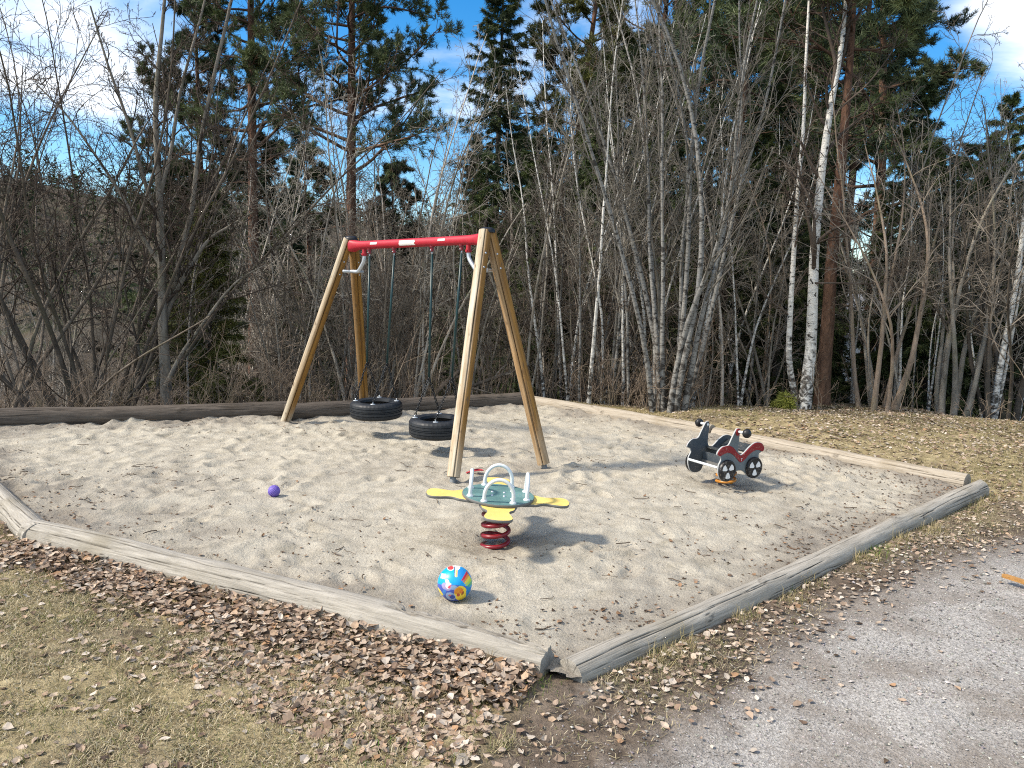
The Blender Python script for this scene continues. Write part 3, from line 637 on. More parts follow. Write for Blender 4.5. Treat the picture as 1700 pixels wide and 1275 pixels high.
tyre_swing(HANG[0], HANG[1], (622, 665), ((611.5, 600), (640.5, 604)), (_w + 2.35, _w - 2.35 + 6.283 + 1.57 * 0, _w + .78, _w - .78), 'black tyre hanging at the far end of the swing, whole in view', 0)
tyre_swing(HANG[2], HANG[3], (722, 693), ((713.5, 625), (749.5, 628)), (_w + 2.35, _w - 2.35, _w + .78, _w - .78), 'black tyre hanging partly behind the near front leg of the swing', 0)

# ------------------------------------------------------------------ four-seat spring rocker
def coil(R, r, z0, z1, turns, k=10, n=160, top=.0, lead=.6):
    t = np.linspace(0, 1, n); a = t * turns * 2 * math.pi; z = z0 + (z1 - z0) * (t + 0.0)
    fl = int(n * lead / turns); z[:fl] = z[fl] - (z[fl] - z0) * np.linspace(1, 0, fl) ** 1.0
    return tube(np.stack([R * np.cos(a), R * np.sin(a), z], -1), r, k)
def build_rocker():
    g = SEE; z0 = sand_z(g[0], g[1]) - .03; rt = empty('spring_rocker', (g[0], g[1], z0), 'four-seat spring rocker with yellow seats round a green disc', 'spring rocker')
    zc = at(822, 822, g[1])[2] - z0; px2m = g[1] / F_PX
    Mt_ = Matrix.Translation((.012, 0, 0)) @ Matrix.Rotation(math.radians(3.2), 4, 'Y') @ Matrix.Rotation(math.radians(1.5), 4, 'X')
    def xf(V, rz=0.0, dz=0.0, tilt=0.0):
        c, s = math.cos(rz), math.sin(rz); V = np.asarray(V, float); W_ = np.stack([V[:, 0] * c - V[:, 1] * s, V[:, 0] * s + V[:, 1] * c, V[:, 2] + dz], -1)
        R = np.array(Mt_)[:3, :3]; return W_ @ R.T + np.array(Mt_)[:3, 3] + [0, 0, zc]
    # seats: paddles reaching out under the disc
    half = np.array([(.14, .112), (.25, .112), (.28, .100), (.31, .078), (.35, .076), (.40, .090), (.45, .094), (.487, .070)])
    ol = smooth_closed(np.concatenate([half, [(.503, 0)], (half * [1, -1])[::-1]]), 102)
    sc = .50 * 1.0
    for k in range(4):
        mb = MB(); add_plate(mb, ol, .019, lambda V, k=k: xf(np.stack([V[:, 0], V[:, 2], V[:, 1]], -1), k * math.pi / 2 + .03, -.022))
        # plate() lies in xz: turned flat here
        auto(mb.build('seat', [YELLOW, GREYEDGE], rt), 45)
        mb = MB(); c, s = math.cos(k * math.pi / 2 + .03), math.sin(k * math.pi / 2 + .03)
        V, q = tube([(.205, .0, -.062), (.205, 0, -.03)], .024, 14); mb.add(xf(V, k * math.pi / 2 + .03), q); mb.build('stop_block', BLACKP, rt)
    th = np.linspace(0, 2 * math.pi, 72, endpoint=False); mb = MB(); add_plate(mb, np.stack([.252 * np.cos(th), .252 * np.sin(th)], -1), .019, lambda V: xf(np.stack([V[:, 0], V[:, 2], V[:, 1]], -1), 0, -.0008))
    disc = auto(mb.build('table_disc', [GREEN, GREYEDGE], rt), 45)
    for a in np.arange(4) * math.pi / 2 + .8:
        for r in (.06, .13): mb = MB(); V, q = lathe([(0, .006), (.007, .006), (.010, 0)], 10); mb.add(xf(V + [r * math.cos(a), r * math.sin(a), .009]), q); mb.build('bolt', GALV, disc)
    for k in range(4):                            # arched hand grips
        a = np.linspace(0, math.pi, 26); w, h = .098, .115
        P = np.stack([np.full(26, .195), -w * np.cos(a), .05 + h * np.sin(a)], -1); P = np.concatenate([[[.195, -w, .006]], P, [[.195, w, .006]]])
        V, q = tube(P, .0130, 12); mb = MB(); mb.add(xf(V, k * math.pi / 2 + .03), q)
        for s_ in (-1, 1): V, q2 = lathe([(0, .012), (.02, .012), (.024, .004), (.024, 0)], 14); mb.add(xf(V + [.195, s_ * w, .0095], k * math.pi / 2 + .03), q2)
        auto(mb.build('hand_grip', PALE_STEEL, rt), 50)
    mb = MB(); V, q = coil(.092, .0155, -.02, zc - .055, 4.6, 12, 200); V[:, 0] += .012 * np.clip(V[:, 2] / zc, 0, 1) ** 2; mb.add(V, q); mb.build('spring', DRED, rt)
    mb = MB(); V, q = lathe([(0, -.03), (.11, -.03), (.11, -.05), (0, -.05)], 24); mb.add(xf(V), q); mb.build('mount_plate', DRED, rt)
build_rocker()

# ------------------------------------------------------------------ spring motorbike
def build_bike():
    g = BIK; z0 = .012; rt = empty('spring_motorbike', (g[0], g[1], z0), 'grey and red motorbike-shaped spring rider with black wheels', 'spring rider', rz=math.radians(31))
    S = g[1] / F_PX / 8.5                        # one zoomed photo pixel in metres at the rider
    fx = 1 / .665
    def q2(p): return [((x - 1090) * S * fx, (1100 - y - (x - 1090) * .183) * S) for x, y in p]
    outline = [(783, 640), (800, 590), (850, 530), (920, 505), (962, 400), (1003, 290), (1022, 262), (1046, 258), (1064, 285), (1060, 420), (1056, 560), (1075, 615), (1100, 628), (1140, 590), (1200, 510), (1262, 450), (1320, 432), (1375, 450), (1402, 500), (1400, 545), (1365, 580), (1340, 610), (1345, 680), (1366, 790), (1330, 900), (1260, 950), (1200, 930), (1165, 890), (1130, 862), (1095, 855), (1050, 870), (1018, 900), (985, 985), (920, 1022), (850, 1000), (812, 900), (812, 800), (838, 720), (826, 672), (796, 662)]
    ol = smooth_closed(q2(outline), 200); Wd = .19
    def place(V, y): return V + [0, y, 0]
    for sg in (-1, 1):
        mb = MB(); add_plate(mb, ol, .015, lambda V, sg=sg: place(V, sg * Wd)); p = auto(mb.build('side_panel', [GREY if sg < 0 else GREY_SHADE, PALE_EDGE], rt), 45)
        yo = sg * (Wd + .0090)
        trim = [(790, 640), (805, 592), (855, 535), (925, 512), (985, 535), (1040, 600), (1085, 640), (1110, 632), (1150, 590), (1205, 520), (1265, 458), (1320, 440), (1372, 456), (1398, 502), (1396, 548), (1370, 565), (1330, 545), (1270, 560), (1200, 620), (1150, 690), (1095, 738), (1050, 700), (1000, 645), (940, 612), (880, 625), (820, 665)]
        mb = MB(); add_plate(mb, smooth_closed(q2(trim), 130), .006, lambda V, yo=yo, sg=sg: place(V, yo + sg * .001), .0015); auto(mb.build('red_trim', [REDP, REDP], p), 45)
        mb = MB(); add_plate(mb, smooth_closed(q2([(1008, 300), (1022, 266), (1045, 262), (1060, 288), (1058, 335), (1030, 365), (1006, 340)]), 56), .006, lambda V, yo=yo, sg=sg: place(V, yo + sg * .001), .0015); auto(mb.build('red_badge', [REDP, REDP], p), 45)
        if sg < 0:                                # small pale mark on the trim
            c = q2([(1102, 702)])[0]; mb = MB(); y_ = yo + sg * .0045
            for x0, x1, za, zb in ((-.010, .010, .010, .014), (-.002, .002, -.012, .010)):
                mb.add([(c[0] + x0, y_, c[1] + za), (c[0] + x1, y_, c[1] + za), (c[0] + x1, y_, c[1] + zb), (c[0] + x0, y_, c[1] + zb)], np.array([[0, 1, 2, 3]]))
            mb.build('mark', WHITEP, p)
        for cx, cy in ((912, 862), (1266, 802)):
            c = q2([(cx, cy)])[0]; Rw = 152 * S
            V, q = lathe([(0, .014), (Rw * .80, .014), (Rw * .84, .020), (Rw * .95, .019), (Rw, .012), (Rw, -.008), (0, -.008)], 48)
            def wx(V, c=c, sg=sg): return np.stack([V[:, 0] + c[0], sg * (V[:, 2] + Wd + .018), V[:, 1] * (1 if sg < 0 else -1) + c[1]], -1)
            mb = MB(); mb.add(wx(V), q); wh = auto(mb.build('wheel', BLACKW, rt), 40)
            mb = MB()
            for k in range(3):                    # pale three-bladed wheel emblem
                a0 = k * 2 * math.pi / 3 + .52; r1, r2 = Rw * .2, Rw * .74
                pts = [(r1, a0 - .45), (r2 * .7, a0 - .46), (r2 * .95, a0 - .42), (r2, a0 - .15), (r2, a0 + .15), (r2 * .95, a0 + .42), (r2 * .7, a0 + .46), (r1, a0 + .45)]
                o2 = np.array([(r * math.cos(a), r * math.sin(a)) for r, a in pts])
                add_plate(mb, smooth_closed(o2, 40), .005, lambda V: wx(np.stack([V[:, 0], V[:, 2], V[:, 1] + .0155], -1)), .001)
            auto(mb.build('wheel_blade', [WHITEP, WHITEP], wh), 40)
            V, q = lathe([(0, .024), (Rw * .13, .023), (Rw * .15, .014)], 20); mb = MB(); mb.add(wx(V), q); mb.build('hub', BLACKW, wh)
        c = q2([(1040, 305)])[0]; mb = MB(); mb.add(*tube([(c[0], sg * (Wd - .012), c[1]), (c[0], sg * (Wd + .105), c[1])], .0125, 14)); hb = mb.build('handlebar', PALE_STEEL, rt)
        V, q = lathe([(0, .052), (.026, .048), (.040, .030), (.042, .012), (.036, -.004), (.02, -.01), (0, -.01)], 24); mb = MB(); mb.add(np.stack([V[:, 0] + c[0], sg * (V[:, 2] + Wd + .09), V[:, 1] + c[1]], -1), q); mb.build('grip_knob', BLACKP, hb)
    w = Wd - .0095
    def bar(px, r, nm, m):
        c = q2([px])[0]; mb = MB(); mb.add(*tube([(c[0], -w, c[1]), (c[0], w, c[1])], r, 16)); return auto(mb.build(nm, m, rt), 50)
    bar((818, 832), .0115, 'foot_bar', PALE_STEEL)
    def board(p0, p1, t, nm, m):                  # board across between the two side panels
        (x0, za), (x1, zb) = q2([p0, p1]); n = np.array([-(zb - za), x1 - x0]); n = n / np.linalg.norm(n) * t / 2
        O = np.array([(x0 + n[0], za + n[1]), (x1 + n[0], zb + n[1]), (x1 - n[0], zb - n[1]), (x0 - n[0], za - n[1])]); mb = MB(); add_plate(mb, O, 2 * w, None, .002); return auto(mb.build(nm, m, rt), 40)
    board((1035, 628), (1180, 640), .02, 'seat', [SEATM, SEATM]); board((1230, 600), (1325, 505), .018, 'seat_back', [SEATM, SEATM])
    board((1000, 700), (1010, 830), .016, 'cross_board', [GREY_SHADE, GREY_SHADE]); board((985, 842), (1200, 838), .03, 'base_board', [GREY_SHADE, GREYEDGE])
    c = q2([(1085, 852)])[0]; mb = MB(); V, q = coil(.085, .013, -.02, c[1], 3.0, 12, 150); V[:, 0] += c[0] + .05; mb.add(V, q); mb.build('spring', ORANGE, rt)
build_bike()

# ------------------------------------------------------------------ balls and small things
def build_ball():
    R = .098; g = BALL.copy(); zc = sand_z(g[0], g[1]) + R * .93; p = at(755, 972, g[1]); C = np.array([p[0], g[1], zc]); n, k = 110, 200
    ph = np.linspace(.001, math.pi - .001, n); th = np.linspace(0, 2 * math.pi, k, endpoint=False); PH, TH = np.meshgrid(ph, th, indexing='ij')
    N = np.stack([np.sin(PH) * np.cos(TH), np.sin(PH) * np.sin(TH), np.cos(PH)], -1)
    v = nz(np.array([0, 0, HC]) - C); r_ = nz(np.cross([0, 0, 1.0], v)); u_ = np.cross(v, r_)
    x = N @ r_; y = N @ u_; f = N @ v
    # zoomed photo: centre (785,630), radius 305
    X = 785 + 305 * x; Y = 630 - 305 * y; front = f > 0
    c = np.empty(N.shape); c[:] = (.0, .33, .72)
    def put(m, col): c[m & front] = col
    def ell(a, b, w, h, rot=0):
        dx, dy = X - a, Y - b; cr_, sr_ = math.cos(rot), math.sin(rot); return ((dx * cr_ + dy * sr_) / w) ** 2 + ((-dx * sr_ + dy * cr_) / h) ** 2 < 1
    def poly(p): return sdist(X.ravel(), Y.ravel(), p).reshape(X.shape) > 0
    put(Y < 350 + .0 * X, (.8, .8, .78)); put(ell(705, 372, 62, 46), (.75, .72, .7)); put(ell(705, 368, 54, 38), (.72, .05, .05))
    put(poly([(770, 340), (782, 345), (790, 525), (775, 525)]), (.05, .03, .03)); put(poly([(783, 345), (805, 345), (806, 525), (780, 522)]), (.85, .75, .4)); put(poly([(805, 360), (832, 380), (826, 522), (806, 525)]), (.85, .4, .08))
    put(ell(830, 365, 40, 45), (.8, .8, .7)); put(ell(890, 450, 62, 78, .2), (.02, .25, .65))
    bands = [((.62, .02, .04), 0), ((.8, .25, .03), 1), ((.82, .62, .03), 2), ((.45, .65, .05), 3), ((.05, .4, .2), 4)]
    for col, i in bands:
        o = np.array([24, 32]) * i * 1.0; put(poly([(985 + o[0] * 1.0, 420 + o[1] * 1.2), (1020 + o[0], 470 + o[1] * 1.2), (925 + o[0], 590 + o[1] * .9), (895 + o[0], 585 + o[1] * .9)]), col)
    put(poly([(545, 465), (632, 478), (615, 562), (532, 545)]), (.8, .8, .82)); put(ell(580, 515, 20, 20), (.55, .45, .55))
    low = (Y > 640 + .30 * (X - 500) * (X < 640) + .12 * (X - 640) * (X > 640)); put(low & (X < 1010 - .15 * (Y - 700)), (.06, .10, .42))
    put(ell(640, 690, 90, 60, .5), (.35, .30, .50)); put(ell(655, 610, 30, 55, -.5), (.8, .82, .85)); put(ell(690, 650, 34, 22), (.75, .78, .85)); put(ell(655, 690, 22, 45, -.6), (.8, .8, .82)); put(ell(695, 690, 40, 20, -.7), (.7, .08, .12))
    put(ell(770, 705, 60, 40), (.25, .35, .5)); put(ell(890, 800, 112, 122, .2), (.85, .62, .04)); put(ell(850, 760, 78, 58, -.4), (.75, .28, .02)); put(ell(905, 760, 30, 42, .4), (.72, .2, .02)); put(ell(850, 830, 30, 26), (.45, .06, .03)); put(ell(925, 800, 16, 40, .6), (.3, .08, .02))
    put(ell(720, 850, 90, 60, .35), (.3, .42, .6)); put(ell(745, 862, 52, 34, .2), (.02, .06, .35)); put(ell(700, 835, 26, 14), (.65, .2, .2)); put(ell(600, 790, 30, 60, .3), (.05, .2, .55)); put(poly([(490, 700), (520, 730), (590, 830), (560, 845), (500, 760)]), (.85, .65, .05)); put((X > 985) & (Y > 690), (.0, .22, .55))
    # the far side continues in plain panels
    back = ~front; a = np.arctan2(x, -f); c[back & (np.abs(y) > .55)] = (.8, .62, .05); c[back & (np.abs(a) < .5) & (np.abs(y) < .5)] = (.7, .06, .06)
    V = C + R * N * (1 - .004 * (np.abs(np.sin(TH * 4)) < .03))[..., None]
    i = np.arange(n - 1)[:, None] * k; j = np.arange(k)[None]; j2 = (j + 1) % k
    M = Mt('ball_print', .38, .5); m = M.fin(M.attr('col', 'Color'))
    obj('beach_ball', mesh('beach_ball', V.reshape(-1, 3), np.stack(np.broadcast_arrays(i + j, i + k + j, i + k + j2, i + j2), -1).reshape(-1, 4), c.reshape(-1, 3)), m, label='bright blue printed play ball with red and yellow patches on the sand', cat='ball')
    # purple ball with a knobbly skin
    R = .047; C = at(455, 818, PUR[1]); C[2] = sand_z(C[0], C[1]) + R * .96; n, k = 90, 180; ph = np.linspace(.001, math.pi - .001, n); th = np.linspace(0, 2 * math.pi, k, endpoint=False); PH, TH = np.meshgrid(ph, th, indexing='ij')
    N = np.stack([np.sin(PH) * np.cos(TH), np.sin(PH) * np.sin(TH), np.cos(PH)], -1); fib = 260; ii = np.arange(fib) + .5; fp = np.arccos(1 - 2 * ii / fib); ft = math.pi * (1 + 5 ** .5) * ii
    D = np.stack([np.sin(fp) * np.cos(ft), np.sin(fp) * np.sin(ft), np.cos(fp)], -1); dm = (N.reshape(-1, 3) @ D.T).max(1); b = sstep(.9965, .9985, dm)
    V = C + (R + .0022 * b)[:, None] * N.reshape(-1, 3); i = np.arange(n - 1)[:, None] * k; j = np.arange(k)[None]; j2 = (j + 1) % k
    M = Mt('purple_rubber', .4, .5); col = np.where(b[:, None] > .5, np.array([.20, .13, .52]), np.array([.10, .06, .33]))
    obj('rubber_ball', mesh('rubber_ball', V, np.stack(np.broadcast_arrays(i + j, i + k + j, i + k + j2, i + j2), -1).reshape(-1, 4), col), M.fin(M.attr('col', 'Color')), label='small purple knobbly ball on the sand, left of the swing', cat='ball')
    # red toy rake half buried behind the rocker
    p = gnd(787, 790); z = sand_z(p[0], p[1]); t = empty('toy_shovel', (p[0], p[1], z), 'small red plastic shovel half buried behind the spring rocker', 'toy', rz=.35)
    mb = MB(); mb.add(*tube([(-.075, 0, .012), (-.02, 0, .028), (.02, 0, .030)], .0085, 10)); mb.build('handle', RED, t)
    mb = MB(); V, q, f0, f1 = plate(smooth_closed([(.0, -.022), (.03, -.032), (.075, -.03), (.095, 0), (.075, .03), (.03, .032), (0, .022)], 42), .006); V = np.stack([V[:, 0], V[:, 2], V[:, 1] + .032 + .25 * V[:, 2] ** 2 * 20 - .1 * np.clip(V[:, 0] - .05, 0, 1)], -1); mb.add(V, q + [f0, f1]); mb.build('blade', RED, t)
    # lath on the gravel at the right edge
    a = gnd(1664, 957); b = gnd(1730, 978); mb = MB(); d = nz(b - a); s = np.array([-d[1], d[0], 0]); n = 14; rg = np.random.default_rng(4)
    tt = np.linspace(0, 1, n); ctr = a + (b - a) * tt[:, None] + [0, 0, .006]; wd = .022 * (1 + .25 * noise2(tt * 6, tt * 0, 3)); wd[0] *= .5
    V = np.concatenate([ctr + s * wd[:, None] + [0, 0, h_] for h_ in (-.006, .012)] + [ctr - s * wd[:, None] + [0, 0, h_] for h_ in (.012, -.006)]); ii = np.arange(n - 1); q = np.concatenate([np.stack([r * n + ii, r * n + ii + 1, ((r + 1) % 4) * n + ii + 1, ((r + 1) % 4) * n + ii], -1) for r in range(4)])
    q = np.concatenate([q, [[0, n, 2 * n, 3 * n]], [[n - 1, 4 * n - 1, 3 * n - 1, 2 * n - 1]]]); mb.add(V, q); auto(mb.build('wood_lath', m_log('lath_wood', (.30, .14, .04), (.45, .25, .09)), None, label='short orange-brown piece of lath on the gravel path', cat='wood piece'), 40)
build_ball()

# ------------------------------------------------------------------ leaf litter, grass, pebbles
def seg_pts(key): A, B = LOGS[key]; return np.array(A[:2]), np.array(B[:2])
def along(key, n, lo, hi, rg, pw=1.0, side=1):    # points beside a log, at lo..hi from its axis on the outer side
    A, B = seg_pts(key); t = rg.random(n); d = nz(B - A); nn = np.array([-d[1], d[0]]); mid = (A + B) / 2; ctr = np.mean(PIT, 0)
    if (ctr - mid) @ nn > 0: nn = -nn
    return A + (B - A) * t[:, None] + nn * side * (lo + (hi - lo) * rg.random(n) ** pw)[:, None]
def leaves(name, P, size, tilt, cols, label, lift, rg, cw=None):
    n = len(P); z = surf(P[:, 0], P[:, 1]) + lift
    az = rg.uniform(0, 2 * math.pi, n); ax = rg.uniform(0, 2 * math.pi, n); tl = tilt * np.abs(rg.normal(0, 1, n)); tl = np.clip(tl, 0, 1.45)
    N = np.stack([np.sin(tl) * np.cos(ax), np.sin(tl) * np.sin(ax), np.cos(tl)], -1); A = np.stack([np.cos(az), np.sin(az), 0 * az], -1); A = nz(A - N * np.sum(A * N, -1, keepdims=True)); B = np.cross(N, A)
    s = size * rg.uniform(.5, 1.25, n); asp = rg.uniform(.6, 1.0, n); fold = rg.uniform(-.25, .55, n); curl = rg.uniform(-.4, .7, n)
    uv = np.array([(-.5, 0, 0), (-.28, .36, 1), (.08, .46, 1), (.36, .24, 1), (.56, 0, 0), (.36, -.24, 1), (.08, -.46, 1), (-.28, -.36, 1), (-.2, 0, 0), (.1, 0, 0), (.34, 0, 0)])
    jit = 1 + rg.normal(0, .12, (n, 11)); u = uv[:, 0][None] * jit; v = uv[:, 1][None] * asp[:, None] * (1 + rg.normal(0, .12, (n, 11)))
    w = fold[:, None] * np.abs(v) + curl[:, None] * u * u + rg.normal(0, .03, (n, 11))
    V = np.stack([P[:, 0], P[:, 1], z], -1)[:, None] + s[:, None, None] * (u[..., None] * A[:, None] + v[..., None] * B[:, None] + w[..., None] * N[:, None])
    low = np.minimum(V[..., 2].min(1) - (z - lift) - .002, 0); V[..., 2] -= low[:, None] * .8
    F = np.array([(0, 8, 1, 1), (8, 9, 2, 1), (9, 10, 3, 2), (10, 4, 3, 3), (0, 7, 8, 8), (7, 6, 9, 8), (6, 5, 10, 9), (5, 4, 10, 10)])
    quad = F[[1, 2, 5, 6]]; tri = F[[0, 3, 4, 7]][:, :3]; b = np.arange(n)[:, None, None] * 11
    c = np.array(cols)[rg.choice(len(cols), n, p=cw)] * rg.uniform(.65, 1.3, (n, 1))
    return obj(name, mesh(name, V.reshape(-1, 3), [(quad[None] + b).reshape(-1, 4), (tri[None] + b).reshape(-1, 3)], np.repeat(c, 11, 0), False), LEAFM, kind='stuff', label=label, cat='leaf litter')
M = Mt('dead_leaf', .9, .06); P_ = M.co('World'); LEAFM = M.fin(M.mix(M.noise(P_, 60, 3, .6), M.attr('col', 'Color'), M.hsv(M.attr('col', 'Color'), .5, 1.05, .7)), trans=.15)
LC = [(.41, .31, .235), (.49, .395, .31), (.27, .19, .14), (.46, .335, .235), (.15, .11, .08), (.56, .49, .415), (.40, .25, .15)]
def build_litter():
    rg = np.random.default_rng(21)
    heap = np.concatenate([along('front', 7600, .08, 1.15, rg, 1.3), along('front', 2000, .08, .38, rg), along('left', 1100, .08, .8, rg)])
    A, B = seg_pts('front'); nn_ = nz(np.array([-(B - A)[1], (B - A)[0]])); t = ((heap - A) @ (B - A)) / ((B - A) @ (B - A)); off = np.abs((heap - A) @ nn_); w_ = np.interp(t, [-.3, 0, .3, .6, .85, 1.0], [.32, .38, .48, .72, .82, .72]) * (1 + .25 * fbm(heap[:, 0] * 1.8, heap[:, 1] * 1.8, 66, 3)); keep = (rg.random(len(heap)) < sstep(1.25, .75, off / w_)); heap = heap[keep]
    d = -sdist(heap[:, 0], heap[:, 1], PIT); leaves('leaf_heap', heap, .043, .38, LC, 'heap of curled brown leaves drifted against the front log', .006 + rg.random(len(heap)) * .075 * sstep(.65, .1, d), rg, [.28, .26, .13, .12, .06, .11, .04])
    Pn = rg.uniform([-4.6, 2.2], [2.6, 5.6], (5200, 2)); dn = sdist(Pn[:, 0], Pn[:, 1], PIT); dp = sdist(Pn[:, 0], Pn[:, 1], PATH)
    k = (dn < -.12) & (dp < .25) & (rg.random(len(Pn)) < .75 * sstep(.2, -.5, dp) * (1 + .8 * fbm(Pn[:, 0] * 1.4, Pn[:, 1] * 1.4, 71, 3)) + .02)
    rt = along('right', 1700, .1, .9, rg, 1.3); rt = rt[rg.random(len(rt)) < sstep(.5, -.2, sdist(rt[:, 0], rt[:, 1], PATH))]
    Pf = np.concatenate([Pn[k], rt]); leaves('scattered_leaves', Pf, .036, .3, LC, 'dead leaves scattered over the grass and along the path edge', .006 + .008 * rg.random(len(Pf)), rg, [.22, .27, .12, .06, .08, .23, .02])
    Pp = rg.uniform([.5, 2.5], [5, 6.5], (420, 2)); Pp = Pp[(sdist(Pp[:, 0], Pp[:, 1], PATH) > .1) & (rg.random(420) < .3)]; leaves('path_leaves', Pp, .035, .2, LC, 'few pale dead leaves lying on the gravel', .004, rg)
    M_ = rg.uniform([.4, 7.0], [9.5, 12.6], (21000, 2)); d = sdist(M_[:, 0], M_[:, 1], PIT); M_ = M_[(d < -.1) & (sdist(M_[:, 0], M_[:, 1], PATH) < .2) & (rg.random(len(M_)) < .62 + .5 * fbm(M_[:, 0] * .9, M_[:, 1] * .9, 75, 3))]; leaves('mound_leaves', M_, .046, .3, LC, 'dead leaves thinly covering the mossy mound at the right', .006 + .008 * rg.random(len(M_)), rg, [.17, .25, .12, .08, .10, .25, .03])
    # inside the pit: bits of bark and leaf gathered in the corners
    S = rg.uniform(np.min(PIT, 0), np.max(PIT, 0), (46000, 2)); d = sdist(S[:, 0], S[:, 1], PIT); dens = .003 + .5 * sstep(.6, .0, d + .42 * fbm(S[:, 0] * 1.7, S[:, 1] * 1.7, 80, 3)) * (S[:, 1] < 9.5) + .22 * sstep(.5, .9, fbm(S[:, 0] * 1.1, S[:, 1] * .9, 83, 4))
    for cx, cy, r, a in ((3.9, 7.4, 1.3, .5), (2.2, 5.9, .9, .5), (1.3, 4.7, .7, .4), (.6, 4.0, .5, .5), (SEE[0], SEE[1], .4, .35), (-2.7, 5.7, .7, .5), (.8, 11.0, .5, .5), (1.7, 10.2, .5, .4), (-3.1, 9.5, .7, .25)):
        dens += a * np.exp(-((S[:, 0] - cx) ** 2 + (S[:, 1] - cy) ** 2) / r ** 2) * (.25 + 1.3 * fbm(S[:, 0] * 2.5, S[:, 1] * 2.5, 87, 3)).clip(0, 1.6)
    S = S[(d > .08) & (rg.random(len(S)) < dens * .95)]
    big = rg.random(len(S)) < .2; leaves('bark_litter', S[~big], .020, .4, [(.14, .095, .065), (.09, .065, .05), (.22, .15, .1)], 'dark crumbs of bark and leaf strewn over the sand', .003, rg); leaves('sand_leaves', S[big], .029, .35, [(.25, .18, .13), (.34, .26, .2), (.16, .11, .08), (.30, .19, .12)], 'brown leaves caught in the corners of the sand pit', .005, rg)
    # twigs
    T = np.concatenate([rg.uniform([-4.5, 2.4], [8, 11], (460, 2))]); T = T[sdist(T[:, 0], T[:, 1], PATH) < 0]; n = len(T); a = rg.uniform(0, 6.28, n); ln = rg.uniform(.03, .12, n); t = np.linspace(-.5, .5, 4)
    X = T[:, None, :] + (ln[:, None] * t)[..., None] * np.stack([np.cos(a), np.sin(a)], -1)[:, None] + rg.normal(0, .006, (n, 4, 2)); zz = surf(X[..., 0].ravel(), X[..., 1].ravel()).reshape(n, 4).max(1, keepdims=True) + .004 + rg.uniform(0, .008, (n, 4))
    V, q = tubes(np.concatenate([X, zz[..., None]], -1), np.broadcast_to(rg.uniform(.0015, .004, (n, 1)), (n, 4)), 4); obj('twig_litter', mesh('twig_litter', V, q), m_plain('dry_twig', (.10, .075, .055), .9, .1, var=.4), kind='stuff', label='small dry twigs strewn over sand and grass', cat='twigs')
build_litter()
def blades(name, P, ln, wd, lean, cols, label, rg, cw=None):
    n = len(P); z = height(P[:, 0], P[:, 1]); a = rg.uniform(0, 2 * math.pi, n); l = ln * rg.uniform(.4, 1.4, n); el = np.clip(rg.normal(lean, .35, n), .05, 1.5)
    D = np.stack([np.cos(a) * np.cos(el), np.sin(a) * np.cos(el), np.sin(el)], -1); S = np.stack([-np.sin(a), np.cos(a), 0 * a], -1); w = wd * rg.uniform(.6, 1.4, n)
    b = np.stack([P[:, 0], P[:, 1], z], -1); m_ = b + D * (l * .55)[:, None]; tip = b + D * l[:, None] * .9 + [0, 0, 1] * (-.32 * l * np.cos(el))[:, None] + S * (l * rg.uniform(-.3, .3, n))[:, None]
    tip[:, 2] = np.maximum(tip[:, 2], z + .003)
    V = np.stack([b - S * w[:, None] / 2, b + S * w[:, None] / 2, m_ + S * w[:, None] * .4, m_ - S * w[:, None] * .4, tip], 1); o = np.arange(n)[:, None] * 5
    c = np.array(cols)[rg.choice(len(cols), n, p=cw)] * rg.uniform(.6, 1.35, (n, 1))
    obj(name, mesh(name, V.reshape(-1, 3), [o + [[0, 1, 2, 3]], o + [[3, 2, 4]]], np.repeat(c, 5, 0), False), GRASSM, kind='stuff', label=label, cat='grass')
M = Mt('grass_blade', .7, .2); GRASSM = M.fin(M.attr('col', 'Color'), trans=.25)
